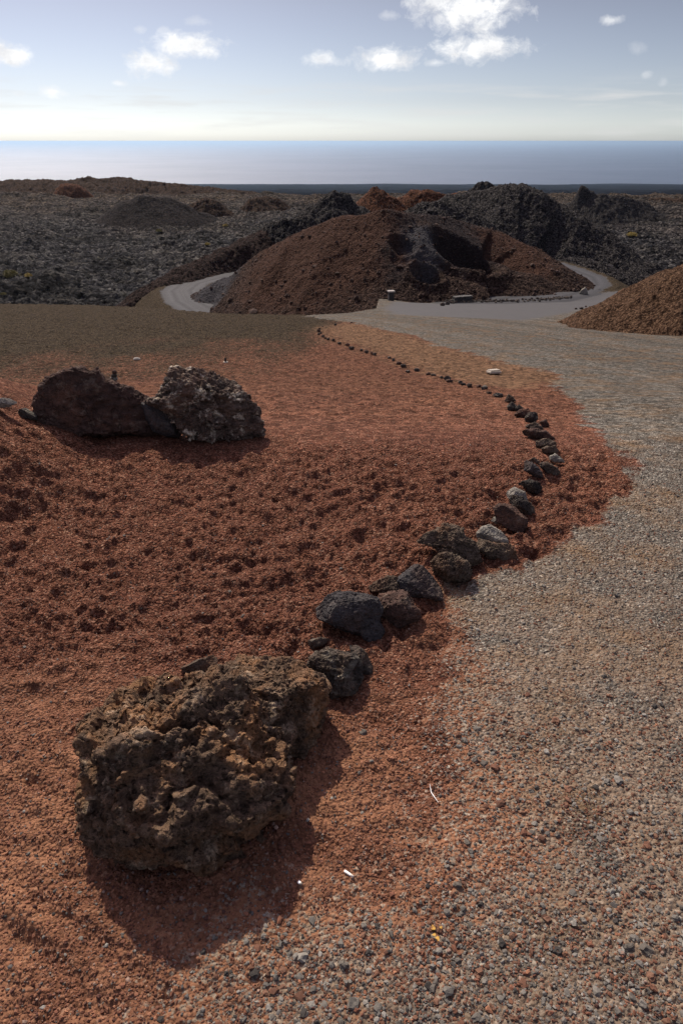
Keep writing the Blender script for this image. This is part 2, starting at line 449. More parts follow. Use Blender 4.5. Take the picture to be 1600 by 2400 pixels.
def build_ground():
    NC = 1150
    rs = [.3]
    while rs[-1] < 78: rs.append(rs[-1] + max(.0042, .0036 * rs[-1]))
    rs = np.array(rs)
    A = R(66) + (R(37) - R(66)) * sstep(1.0, 9, rs)
    uu = np.linspace(-1, 1, NC)
    az = A[:, None] * uu[None]
    x = (rs[:, None] * np.sin(az)); y = (rs[:, None] * np.cos(az))
    x = x.ravel(); y = y.ravel()
    grey, olive, tan, asp, soft, dust, lane = zones(x, y)
    gdist_ = zones.gd.copy()
    z = base_height(x, y) + rough_height(x, y, grey, asp, dust)
    V = np.stack([x, y, z], -1)
    Fq = grid_faces(len(rs), NC)
    attrs = {'zone': np.stack([grey, olive, tan], -1), 'asphalt': asp, 'soft': soft, 'dust': dust, 'lane': lane, 'gdist': gdist_}
    fg = grey[Fq].mean(1); fa = asp[Fq].mean(1)
    mat = ground_material()
    is_road = fa > .5; is_grav = (fg > .5) & ~is_road
    for nm, keep, lab in (('ground', ~is_road & ~is_grav, 'red volcanic cinder ground fading to dark ash'),
                          ('gravel_track', is_grav, 'grey gravel track sweeping down to the asphalt road'),
                          ('road', is_road, 'winding pale asphalt road looping round the central cinder hill')):
        v, f, a = submesh(V, Fq, keep, attrs)
        structure(mesh_obj(nm, v, f, mat, attrs=a), lab)
build_ground()

# ------------------------------------------------------------------ lava field, lowland, sea
_ly = [0, 30, 60, 100, 150, 230, 285, 330, 600, 1500, 4000, 7000, 7950, 8100, 20000]
_lz = [-24, -22, -19.2, -18.2, -18, -18.0, -18.3, -20.5, -40.5, -97, -228, -355, -399, -405, -420]
def lava_height(x, y):
    r = np.hypot(x, y)
    z = np.interp(y, _ly, _lz)
    k = (1 - sstep(320, 600, r))
    n = fbm2(x * .035, y * .035, 3) * .9 * k
    w = x + 2.5 * perlin2(x * .12, y * .12); w2 = y + 2.5 * perlin2(x * .12 + 9, y * .12)
    n += fbm2(w * .16, w2 * .22, 3, .6, True) * .55 * k
    n += fbm2(w * .6, w2 * .8, 4, .7, True) * .25 * k
    n += np.maximum(0, fbm2(x * .05 + 7, y * .05, 3) - .25) * 2.6 * k
    far = sstep(320, 700, r)
    n += far * fbm2(x * .004, y * .004, 5, .6) * 3.5 * np.clip(r / 1500, .5, 2.0) * (1 - sstep(6000, 7600, r) * .8)
    n += far * fbm2(x * .03, y * .03, 3, .6, True) * .8
    n += 9 * sstep(6500, 7950, y) * (1 - sstep(7950, 8050, y)) * perlin2(x * .0012, y * 0)
    return z + n

def lava_material():
    t = NT('lava_crust'); P = t.pos()
    n = t.noise(P, 1.6, 8, .82); big = t.noise(P, .03, 5, .6); ca = t.gray(t.voro(P, 1.6, 'Color'))
    v = t.math('ADD', t.math('MULTIPLY', n, .7), t.math('MULTIPLY', ca, .3))
    c = t.ramp(v, [(.34, (.005, .005, .007)), (.49, (.020, .020, .024)), (.58, (.062, .061, .063)), (.72, (.25, .24, .22))])
    r = t.math('MULTIPLY', t.n('ShaderNodeSeparateXYZ', i={0: P}).outputs[1], .0035)
    m = t.math('ADD', t.math('SUBTRACT', big, .62), r)
    c2 = t.ramp(v, [(.3, (.012, .009, .007)), (.5, (.050, .033, .020)), (.72, (.19, .125, .065))])
    c = t.mix(t.ramp(m, [(.35, 0.0), (.95, .7)]), c, c2)
    c = t.mix(1.0, c, t.ramp(t.noise(P, .06, 5, .7), [(.38, .30), (.6, .85)]), 'MULTIPLY')
    h = t.math('ADD', n, t.math('MULTIPLY', t.voro(P, 1.6), -.7))
    Q = t.n('ShaderNodeMapping', i={'Vector': P, 'Scale': (.35, 1, 1)}).outputs[0]
    c = t.mix(t.math('MULTIPLY', t.gray(t.ramp(t.noise(Q, .5, 7, .75), [(.54, 0.0), (.62, 1.0)])), .35), c, (.17, .155, .13))
    return t.out(c, 1.0, t.bump(h, 1.0, .9), .06)
LAVA = lava_material()

def polar_terrain(name, r0, r1, kr, ncol, half, mat, hf, lab):
    rs = [r0]
    while rs[-1] < r1: rs.append(rs[-1] * (1 + kr))
    rs = np.array(rs); az = np.linspace(-half, half, ncol)
    x = (rs[:, None] * np.sin(az)[None]).ravel(); y = (rs[:, None] * np.cos(az)[None]).ravel()
    V = np.stack([x, y, hf(x, y)], -1)
    return structure(mesh_obj(name, V, grid_faces(len(rs), ncol), mat), lab)
polar_terrain('lava_field', 26, 640, .0034, 880, R(31), LAVA, lava_height, 'rough grey lava field stretching towards the coast')

def low_material():
    t = NT('coastal_lowland'); P = t.pos()
    n = t.noise(P, .02, 8, .75)
    c = t.ramp(n, [(.35, (.003, .003, .005)), (.55, (.008, .008, .011)), (.7, (.024, .020, .018))])
    return t.out(c, 1.0, t.bump(n, 1.0, 20), .0)
polar_terrain('coastal_lowland', 600, 9500, .008, 420, R(34), low_material(), lambda x, y: lava_height(x, y) - 1.2 * (1 - sstep(600, 640, np.hypot(x, y))), 'dark lava lowland running out to the shore')

def sea():
    t = NT('sea_water'); P = t.pos()
    m = t.n('ShaderNodeMapping', i={'Vector': P, 'Scale': (1, .45, 1)}).outputs[0]
    n = t.math('ADD', t.noise(m, .012, 8, .72), t.math('MULTIPLY', t.noise(P, .0009, 4, .6), .5))
    rough = t.n('ShaderNodeMapRange', i={0: t.noise(P, .0004, 5, .6), 1: .35, 2: .65, 3: .47, 4: .55}).outputs[0]
    mat = t.out((.008, .026, .05), rough, t.bump(n, .7, 14), .40, IOR=1.33)
    S = 420000
    xs = np.concatenate([-np.geomspace(S, 500, 30), [0], np.geomspace(500, S, 30)])
    ys = np.concatenate([[3000], np.geomspace(6000, S, 60)])
    X, Y = np.meshgrid(xs, ys)
    structure(mesh_obj('sea', np.stack([X.ravel(), Y.ravel(), np.full(X.size, -400.)], -1), grid_faces(len(ys), len(xs)), mat), 'open sea glittering below the sun')
sea()

# ------------------------------------------------------------------ hills
def hill(name, lab, tents, mat, kr=.0016, noise=((.25, .5, 4),), craters=(), attr=None, floor=-21.0, pad=4.0, top_round=.6, azstep=.0013, rocks=None):
    """tents: list of (points [(px, py, D)...] read units, flat radius, slope)"""
    T = []
    for pts, w, s in tents:
        T.append((np.array([ray_at_y(*D2(a, b), D) for a, b, D in pts]), w, s))
    xs0, xs1, ys0, ys1 = 1e9, -1e9, 1e9, -1e9
    for P, w, s in T:
        for p in P:
            e = w + (p[2] - floor) / s + pad * .2
            xs0 = min(xs0, p[0] - e); xs1 = max(xs1, p[0] + e); ys0 = min(ys0, p[1] - e); ys1 = max(ys1, p[1] + e)
    ys0 = max(ys0, 7)
    a0 = math.atan2(xs0, ys0 if xs0 < 0 else ys1); a1 = math.atan2(xs1, ys0 if xs1 > 0 else ys1)
    a0 = max(a0, -R(44)); a1 = min(a1, R(52))
    r1 = math.hypot(max(abs(xs0), abs(xs1)) * .6, ys1)
    rs = [ys0]
    while rs[-1] < r1: rs.append(rs[-1] * (1 + kr))
    rs = np.array(rs); az = np.linspace(a0, a1, max(30, int((a1 - a0) / azstep)))
    x = (rs[:, None] * np.sin(az)[None]).ravel(); y = (rs[:, None] * np.cos(az)[None]).ravel()
    D0 = T[0][0][:, 1].mean()
    z = np.full(x.shape, -99.)
    for P, w, s in T:
        dw = fbm2(x * .25 * 50 / D0, y * .25 * 50 / D0, 3) * top_round * D0 / 50
        d, rz = seg_dist(x, y, P)
        q = np.maximum(d + dw * .5 * np.clip(d / 3, 0, 1) - w, 0)
        q = np.sqrt(q * q + top_round ** 2) - top_round
        tz = rz - s * q
        k = .5 * D0 / 50
        z = np.where(z > -90, np.maximum(z, tz) + k * .25 * np.maximum(0, 1 - np.abs(z - tz) / k) ** 2, tz)
    for (cx, cy, cD), rad, dep, stretch in craters:
        uu, vv = pxy(x, y, z); mm = (np.abs(uu - cx) < 5) & (np.abs(vv - cy) < 5)
        c = (x[mm][np.argmin(y[mm])], y[mm].min()) if mm.any() else ray_at_y(*D2(cx, cy), cD)
        d = np.hypot((x - c[0]) / stretch, y - c[1])
        z = z - dep * (1 - sstep(rad * .45, rad, d)) + dep * .22 * np.exp(-((d - rad * 1.12) / (rad * .2)) ** 2)
    for amp, freq, oc in noise:
        rid = oc < 0
        z = z + amp * fbm2(x * freq, y * freq, abs(oc), .6, rid)
    V = np.stack([x, y, z], -1); nc = len(az)
    Fq = grid_faces(len(rs), nc)
    keep = z[Fq].max(1) > floor
    at = attr(x, y, z) if attr else {}
    v, f, a = submesh(V, Fq, keep, at)
    if rocks:
        r2 = np.random.default_rng(len(lab)); cand = np.flatnonzero((z > floor + 1) & (z > -19)); idx = r2.choice(cand, min(rocks[0], len(cand)), replace=False)
        S, f0 = ico(0); nv = len(S); n = len(idx)
        sz = rocks[1] * np.exp(r2.normal(size=n) * .62)
        Pk = S[None] * (r2.uniform(.6, 1.3, (n, 3)) * (1, 1, .8))[:, None] * (1 + .2 * r2.normal(size=(n, nv)))[..., None] * sz[:, None, None]
        Pk += V[idx][:, None] + np.stack([0 * sz, 0 * sz, .2 * sz], -1)[:, None]
        o = mesh_obj('loose_rocks', Pk.reshape(-1, 3), (f0[None] + (np.arange(n) * nv)[:, None, None]).reshape(-1, 3), rocks[2], smooth=False)
        o['kind'] = 'stuff'; o['label'] = rocks[3]; o['category'] = 'loose rocks'
    return structure(mesh_obj(name, v, f, mat, attrs=a), lab)

def pxy(x, y, z):
    dz = z - CAMH
    dep = y * cp - dz * sp
    return (800 + F * x / dep) * .98, (1200 - F * (y * sp + dz * cp) / dep) * .98

def central_attr(x, y, z):
    u, v = x, y
    c = ray_at_y(*D2(700, 560), 50)
    red = np.exp(-(((x - c[0] - 1) / 6) ** 2 + ((y - c[1]) / 9) ** 2)) * 1.1
    c2 = ray_at_y(*D2(1190, 560), 53); red = np.maximum(red, .75 * np.exp(-(((x - c2[0]) / 4.0) ** 2 + ((y - c2[1]) / 5) ** 2)))
    c3 = ray_at_y(*D2(945, 620), 46); red = np.maximum(red, .9 * np.exp(-(((x - c3[0]) / 1.5) ** 2 + ((y - c3[1]) / 1.5) ** 2)))
    e = ray_at_y(*D2(500, 660), 55); rim = np.exp(-(((x - e[0]) / 2.2) ** 2 + ((y - e[1]) / 6) ** 2))
    e = ray_at_y(*D2(970, 570), 47); rim = np.maximum(rim, .75 * np.exp(-(((x - e[0]) / 1.8) ** 2 + ((y - e[1]) / 4) ** 2)))
    blk = np.zeros(x.shape)
    for a_, b_, D_, rx, ry in ((1010, 600, 48, 3.2, 3), (1070, 560, 52, 4.0, 5), (925, 540, 49, 1.6, 3.5), (960, 500, 53, 3, 3), (900, 600, 46, 1.2, 3)):
        e = ray_at_y(*D2(a_, b_), D_); blk = np.maximum(blk, .95 * np.exp(-(((x - e[0]) / rx) ** 2 + ((y - e[1]) / ry) ** 2)))
    return {'red': red, 'rim': rim, 'black': blk}

HILL_RED = hill_material('red_cinder', ((.007, .0045, .004), (.025, .0155, .012), (.060, .040, .030)), 1.0,
                         [('black', (.020, .016, .016), .9), ('red', (.052, .026, .017), .7), ('rim', (.042, .041, .044), .85)], dist=.13)
HILL_DARK = hill_material('black_cinder', ((.006, .006, .007), (.023, .021, .021), (.075, .068, .062)), .8, dist=.2)
HILL_ROCK = rock_material('hill_rock', (.014, .009, .008), (.065, .041, .031), (.10, .058, .040), (.19, .145, .11), .5, .3)
HILL_DROCK = rock_material('dark_hill_rock', (.008, .008, .009), (.034, .031, .031), (.045, .036, .030), (.11, .10, .095), .5, .35)
HILL_BROWN = hill_material('brown_cinder', ((.009, .007, .006), (.032, .022, .017), (.08, .05, .033)), .5, dist=.15)
HILL_RUST = hill_material('rust_cinder', ((.012, .007, .005), (.058, .026, .015), (.12, .055, .030)), .6, dist=.12)
HILL_ORANGE = hill_material('orange_cinder', ((.014, .008, .005), (.056, .031, .018), (.125, .076, .046)), 3.0, dist=.15)

hill('cinder_hill', 'central red and black cinder hill with a hollow crater',
     [([(530, 640, 55), (600, 582, 54), (700, 530, 52), (790, 497, 51), (870, 490, 50.5), (905, 494, 51)], .3, .60),
      ([(905, 494, 51), (960, 494, 53), (1040, 506, 56), (1130, 533, 56), (1200, 568, 54), (1265, 614, 51)], .4, .52),
      ([(880, 492, 50), (884, 585, 46.6), (892, 660, 43.6)], .1, .85),
      ([(1000, 560, 50), (1090, 610, 48), (1200, 630, 48.5)], .6, .6),
      ([(950, 620, 45.5)], .8, .7)] if False else
     [([(530, 640, 55), (600, 582, 54), (700, 530, 52), (790, 497, 51), (870, 490, 50.5), (905, 494, 51)], .3, .60),
      ([(905, 494, 51), (960, 494, 53), (1040, 506, 56), (1130, 533, 56), (1200, 568, 54), (1265, 614, 51)], .4, .52),
      ([(880, 492, 50), (884, 585, 46.6), (892, 660, 43.6)], .1, .85),
      ([(1000, 580, 50), (1090, 618, 48), (1200, 630, 48.5)], .6, .6),
      ([(935, 618, 45.6), (965, 622, 45.6)], .5, .7)],
     HILL_RED, noise=((.14, .35, 4), (.05, 1.3, -3), (.035, 6, 3)),
     craters=[((1070, 588, 51.5), 2.1, 1.5, 1.2), ((980, 628, 45.3), .9, 1.0, 1.2), ((930, 560, 53), 1.0, .5, 1.0)],
     attr=central_attr, floor=-12, rocks=(7000, .036, HILL_ROCK, 'small loose rocks strewn over the central cinder hill'))
hill('dark_hill', 'tall black cinder hill behind the right road loop',
     [([(1040, 452, 98), (1110, 440, 97), (1165, 428, 96), (1195, 428, 96), (1240, 446, 95), (1290, 474, 94), (1340, 503, 92), (1405, 550, 90), (1478, 607, 88)], .8, .62),
      ([(985, 470, 74), (1015, 462, 74), (1060, 482, 74)], .5, .7),
      ([(1400, 575, 88), (1450, 622, 84)], .5, .5), ([(1330, 600, 72), (1420, 640, 68)], .8, .45)],
     HILL_DARK, noise=((.30, .22, 4), (.14, 1.0, -3), (.10, 3.0, 3)), floor=-20, rocks=(9000, .06, HILL_DROCK, 'angular dark rocks covering the black cinder hill'))
hill('spatter_mound', 'dark spatter mound left of the central hill crest',
     [([(722, 478, 88), (765, 443, 88), (800, 452, 88), (822, 478, 88)], .6, .8)], HILL_DARK, noise=((.35, .3, 4), (.18, 1.2, -3)), top_round=.3)
hill('spatter_mound', 'black rocky lump at the head of the left road bank',
     [([(632, 522, 74), (650, 508, 74), (700, 506, 74)], .5, 1.0)], HILL_DARK, noise=((.3, .5, 4), (.22, 1.6, -3)), floor=-14)
hill('road_bank', 'dark earth bank outside the left bend of the road',
     [([(285, 704, 56), (330, 670, 58), (400, 628, 62), (480, 592, 67), (560, 553, 71), (640, 516, 75), (700, 504, 76)], .3, .85)],
     hill_material('bank_cinder', ((.008, .006, .006), (.022, .015, .013), (.055, .036, .030)), 1.0, dist=.2), noise=((.2, .5, 4), (.08, 2, -3)), floor=-19.5)
hill('spatter_cone', 'sharp orange cone peeking over the central hill',
     [([(858, 431, 128), (862, 431, 128)], .1, .95), ([(862, 440, 128), (905, 458, 128)], .3, .9)], HILL_RUST, noise=((.25, .3, 4), (.12, 1, -3)), top_round=.2)
hill('spatter_ridge', 'low rust ridge between the orange cone and the black hill',
     [([(925, 455, 138), (942, 441, 138), (990, 442, 138), (1018, 450, 138), (1050, 448, 138)], .5, .8)], HILL_RUST, noise=((.4, .25, 4), (.15, .9, -3)), top_round=.3)
hill('spatter_cone', 'craggy dark crown on the skyline beside the black hill',
     [([(1085, 441, 124), (1097, 424, 124), (1122, 422, 124), (1142, 438, 124)], .4, 1.0)], HILL_DARK, noise=((.4, .35, 4), (.3, 1.1, -3)), top_round=.2)
hill('spatter_mound', 'broad black mound standing alone in the left lava field',
     [([(300, 462, 190), (325, 449, 190), (380, 453, 192), (425, 470, 194), (460, 490, 196)], 1.5, .62)],
     hill_material('mound_cinder', ((.007, .006, .007), (.020, .017, .016), (.040, .033, .029)), .4, dist=.15), noise=((.4, .12, 4), (.10, .6, -3)))
hill('rock_fin', 'dark ridge with an upright rock fin at far right',
     [([(1341, 430, 200), (1346, 433, 200), (1352, 446, 200)], .8, 3.5), ([(1322, 466, 200), (1350, 452, 200), (1400, 450, 200), (1440, 458, 200), (1475, 468, 200)], 1, .7)], HILL_DARK, noise=((.5, .2, 4), (.3, .7, -3)), top_round=.25)
hill('lava_knoll', 'small rust knoll beside the broad black mound',
     [([(447, 468, 215), (470, 459, 215), (500, 466, 215)], .6, .8)], HILL_BROWN, noise=((.5, .2, 4), (.3, .7, -3)), top_round=.25)
hill('lava_knoll', 'pair of reddish knolls left of the central hill on the plain',
     [([(580, 462, 230), (592, 456, 230)], 1, .8), ([(618, 452, 235), (628, 456, 235)], 1, .8)], HILL_BROWN, noise=((.5, .2, 4), (.3, .7, -3)), top_round=.25)
hill('lava_knoll', 'tiny dark knoll on the skyline above the reddish pair',
     [([(541, 444, 270)], 1, .9)], HILL_BROWN, noise=((.5, .2, 4), (.3, .7, -3)), top_round=.25)
hill('skyline_ridge', 'long dark ridge along the left skyline',
     [([(-80, 428, 400), (0, 423, 400), (90, 421, 400), (150, 424, 400), (199, 416, 400), (262, 416, 400), (335, 422, 400), (380, 428, 400), (440, 436, 390), (540, 446, 380)], 4, .16),
      ([(196, 412, 398), (202, 412, 398)], .6, 1.3), ([(335, 419, 398)], .6, 1.2)],
     HILL_BROWN, kr=.002, noise=((1.0, .05, 4), (1.0, .3, -4)), floor=-24)
hill('cinder_cone', 'small orange cone with a black top before the left ridge',
     [([(140, 430, 300)], 1.0, .45), ([(150, 424, 302), (172, 426, 302)], 1.0, 1.0)], HILL_RUST, noise=((.5, .15, 4), (.4, .5, -3)))
hill('cinder_slope', 'orange brown cinder slope rising at the right edge',
     [([(1700, 582, 19), (1900, 510, 19)], .3, .68)], HILL_ORANGE, kr=.0016, noise=((.12, .6, 4), (.05, 3, -4)), floor=-9)
hill('lava_knoll', 'low rust rise on the far right plain',
     [([(1490, 462, 270), (1540, 460, 270), (1600, 462, 270), (1700, 462, 270)], 2, .5)], HILL_BROWN, noise=((.6, .1, 4), (.4, .6, -3)))

# ------------------------------------------------------------------ rocks
def outline_radius(poly, phi):
    c = poly.mean(0)
    # area centroid
    x, y = poly[:, 0], poly[:, 1]; x2, y2 = np.roll(x, -1), np.roll(y, -1)
    cr = x * y2 - x2 * y; A = cr.sum() / 2
    c = np.array([((x + x2) * cr).sum(), ((y + y2) * cr).sum()]) / (6 * A)
    grid = np.linspace(-np.pi, np.pi, 361)
    rad = np.zeros(361)
    for i, g in enumerate(grid):
        d = np.array([math.cos(g), math.sin(g)]); best = 0
        for a, b in zip(poly, np.roll(poly, -1, 0)):
            e = b - a; M = d[0] * -e[1] + d[1] * e[0]
            if abs(M) < 1e-9: continue
            q = a - c; t = (q[0] * -e[1] + q[1] * e[0]) / M; s = (d[0] * q[1] - d[1] * q[0]) / M
            if t > 0 and -1e-6 <= s <= 1 + 1e-6: best = max(best, t)
        rad[i] = best
    k = np.array([1, 2, 3, 2, 1.]) / 9
    rr = np.convolve(np.concatenate([rad[-3:-1], rad, rad[1:3]]), k, 'valid')
    return c, lambda p: np.interp(p, grid, rr)

def rock(name, poly, mat, label, cat='rock', group=None, sub=4, thick=.9, rough=.09, pit=.05, planes=5, seed=0, sink=.25, boxy=2.4, ridged=.5, cut=None, at_z=None, freq=1.0, steps=(), crag=None):
    """poly: outline in photograph units (x right, y down), seen against the camera"""
    poly = np.array([(a, -b) for a, b in poly], float)
    c, rf = outline_radius(poly, None)
    px, py = c[0], -c[1]
    S, Fc = ico(sub)
    r2 = np.random.default_rng(seed + 100)
    d = ray(px, py)
    Rt = np.cross(d, [0, 0, 1.]); Rt /= np.linalg.norm(Rt)
    Up = np.cross(Rt, d); W = -d
    a, b, w = S[:, 0], S[:, 1], S[:, 2]
    q = np.hypot(a, b); phi = np.arctan2(b, a)
    s = 1 / (q ** boxy + np.abs(w) ** boxy) ** (1 / boxy)
    rho = rf(phi); Rm = rho.mean()
    T = thick * Rm
    P = np.stack([s * q * rho * np.cos(phi), s * q * rho * np.sin(phi), s * w * T], -1) / Rm      # unit-ish, frame (Rt,Up,W)
    for k in range(planes):
        n = r2.normal(size=3); n[2] = abs(n[2]) * 1.3 + .2; n /= np.linalg.norm(n)
        h = (P @ n); o = h.max() * r2.uniform(.62, .82)
        P = P - np.maximum(h - o, 0)[:, None] * n * .92
    for n, o in cut or []:
        n = np.array(n, float); n /= np.linalg.norm(n); h = P @ n
        P = P - np.maximum(h - o * h.max(), 0)[:, None] * n * .93
    off = seed * 7.31
    N = P / np.maximum(np.linalg.norm(P, axis=1), .2)[:, None]
    disp = rough * fbm3(P, 1.4 * freq, 5, .55, off=off) + rough * ridged * (fbm3(P, 2.6 * freq, 4, .6, True, off=off + 5) - .9) * .6
    for nn_, th, am in steps:
        nn_ = np.array(nn_, float) / np.linalg.norm(nn_)
        disp -= am * sstep(th, th + .07, P @ nn_ + .22 * fbm3(P, 1.6, 4, .6, off=off + th * 50))
    P = P + N * (disp - disp.mean() * .6)[:, None]
    if pit or sub >= 5:
        fn = np.cross(P[Fc[:, 1]] - P[Fc[:, 0]], P[Fc[:, 2]] - P[Fc[:, 0]])
        N = np.zeros_like(P)
        for k_ in range(3):
            for c_ in range(3): N[:, c_] += np.bincount(Fc[:, k_], fn[:, c_], len(P))
        N /= np.maximum(np.linalg.norm(N, axis=1), 1e-9)[:, None]
        N = N * .8 + .2 * P / np.maximum(np.linalg.norm(P, axis=1), .2)[:, None]
        Pw = P + .07 * np.stack([fbm3(P, 4 * freq, 3, off=off + q_) for q_ in (1, 2, 3)], -1)
        st = np.array([.75, 1.25, 1.0]) if crag else 1.0
        disp = np.zeros(len(P))
        dd, vv = cells3(Pw * 4.5 * freq * st + off, 3); disp -= pit * 1.3 * np.exp(-(dd / .26) ** 2) * (vv > .72)
        if sub >= 5:
            dd, vv = cells3(Pw * 9 * freq * st + off, 9); disp -= pit * .7 * np.exp(-(dd / .25) ** 2) * (vv > .55) * (.4 + vv)
        if sub >= 6:
            dd, vv = cells3(Pw * 19 * freq + off, 19); disp -= pit * .42 * np.exp(-(dd / .25) ** 2) * (vv > .5) * (.4 + vv)
            dd, vv = cells3(Pw * 38 * freq + off, 29); disp -= pit * .2 * np.exp(-(dd / .27) ** 2) * (vv > .5)
            disp += (pit * .6 + .008) * fbm3(P * st, 5 * freq, 6, .66, off=off)
        if crag:
            q_ = Pw @ (np.array(crag[:3]) / np.linalg.norm(crag[:3]))
            fr_ = q_ * crag[3] + .9 * fbm3(P, 1.8, 3, off=off); fr_ -= np.floor(fr_)
            disp += crag[4] * (sstep(0, .8, fr_) - sstep(.85, 1, fr_))
        P = P + N * (disp - disp.mean())[:, None]
    M = np.stack([Rt, Up, W], 0)
    # distance so that the rock rests in the ground
    cosax = np.dot(d, [0, cp, -sp])
    z1 = (P @ M)[:, 2]; low1 = np.percentile(z1, 1); H1 = z1.max() - low1
    def gap(t_):
        t_ = np.atleast_1d(np.asarray(t_, float)); Cx = CAM + t_[:, None] * d; k_ = Rm * t_ * cosax / F
        far_ = Cx[:, 1] > 4
        gg = base_height(Cx[:, 0], Cx[:, 1]) if at_z is None else np.full(len(t_), at_z)
        if at_z is None and far_.any(): gg = np.where(far_, full_height(Cx[:, 0], Cx[:, 1]), gg)
        return Cx[:, 2] + (low1 + sink * H1) * k_ - gg, gg
    ts = np.geomspace(.4, 90, 700); gv, _ = gap(ts)
    i_ = max(1, int(np.argmax(gv < 0))) if (gv < 0).any() else len(ts) - 1
    lo, hi = ts[i_ - 1], ts[i_]
    for _ in range(20):
        tt = (lo + hi) / 2
        if gap(tt)[0][0] > 0: lo = tt
        else: hi = tt
    g = float(gap(tt)[1][0]); sc = Rm * tt * cosax / F; C = CAM + d * tt
    Wd = (P * sc) @ M + C
    o0 = np.array([C[0], C[1], g])
    ob = mesh_obj(name, Wd - o0, Fc, mat)
    ob.location = o0
    if label: tag(ob, label, cat, group)
    return ob

BASALT = rock_material('basalt', (.022, .019, .018), (.092, .080, .068), (.15, .10, .065), (.36, .33, .26), .5, .6, bump=1.5)
BROWNR = rock_material('brown_lava', (.030, .022, .017), (.13, .098, .072), (.15, .080, .045), (.26, .22, .155), .6, .4)
REDR = rock_material('red_lava', (.028, .018, .015), (.090, .056, .044), (.15, .078, .052), (.30, .24, .18), .6, .4)
PALE = rock_material('pale_lava', (.10, .09, .075), (.26, .24, .20), (.22, .17, .12), (.42, .40, .33), .3, .6)
BLUER = rock_material('blue_grey_basalt', (.026, .024, .025), (.068, .062, .061), (.10, .066, .050), (.20, .175, .15), .5, .4, bump=1.0)
BOULD = rock_material('ochre_lava', (.046, .032, .023), (.23, .150, .097), (.37, .190, .090), (.68, .52, .36), .75, .6, bump=2.0)

z8 = lambda pts: [(150 + a * .5102, 1450 + b * .5102) for a, b in pts]
z7 = lambda pts: [(700 + a * .3827, 1100 + b * .3827) for a, b in pts]
z6 = lambda pts: [(1100 + a * .2551, 900 + b * .2551) for a, b in pts]
z4 = lambda pts: [(a * .4464, 800 + b * .4464) for a, b in pts]

rock('boulder', z8([(130, 350), (205, 295), (260, 262), (330, 192), (440, 205), (540, 212), (650, 225), (760, 265), (850, 325), (940, 385), (1000, 435), (1060, 530), (1085, 640), (1098, 720), (1040, 800), (955, 880), (945, 960), (870, 992), (820, 1050), (760, 1130), (640, 1172), (540, 1150), (400, 1125), (335, 1110), (290, 1040), (190, 980), (95, 890), (60, 800), (100, 730), (125, 660), (130, 590), (140, 510), (118, 430)]),
     BOULD, 'largest boulder, pitted brown lava rock in the foreground casting the broad shadow', 'boulder', sub=7, thick=.8, rough=.075, pit=.072, planes=0, seed=3, sink=.28, ridged=.5, crag=(.38, .8, .35, 2.0, .12), steps=[((.35, .75, .55), .25, .05)],
     cut=[((-.2, .9, .62), .52), ((.12, .12, 1), .55), ((.75, .05, .6), .66), ((-.7, -.2, .5), .68), ((.3, -.8, .6), .72), ((-.5, -.8, .5), .75)], boxy=3.0)
rock('boulder', z8([(690, 240), (760, 185), (810, 148), (920, 158), (1050, 190), (1130, 245), (1192, 288), (1207, 390), (1175, 480), (1135, 570), (1080, 625), (980, 600), (850, 450), (740, 330)]),
     BOULD, 'smooth-topped tan rock leaning behind the largest foreground boulder', 'boulder', sub=6, thick=1.0, rough=.14, pit=.07, planes=0, seed=5, sink=.18, crag=(.3, .6, .5, 3, .07), cut=[((.2, .85, .5), .6), ((.6, -.3, .7), .75)])
rock('rock', z8([(535, 210), (600, 190), (690, 175), (712, 200), (690, 250), (560, 245)]), BROWNR, 'thin tan slab wedged on top behind the largest boulder', sub=5, thick=.8, seed=6, sink=.3)
rock('rock', z8([(1105, 220), (1160, 155), (1265, 132), (1340, 160), (1370, 200), (1368, 270), (1355, 330), (1280, 362), (1200, 348), (1150, 300)]), BASALT, 'pitted olive grey rock just behind the two foreground boulders', 'rock', sub=6, thick=1, rough=.12, pit=.07, seed=8)
rock('rock', z8([(1310, 125), (1375, 125), (1405, 185), (1424, 225), (1400, 262), (1345, 240), (1320, 180)]), BASALT, 'small upright grey stone at the right side of the pitted olive rock', 'rock', sub=5, seed=9, rough=.12, pit=.07)
rock('rock', z8([(1112, 132), (1118, 98), (1180, 84), (1232, 100), (1200, 122), (1140, 140)]), BASALT, 'small flat black stone half buried behind the olive rock', 'rock', sub=4, seed=10, sink=.4)

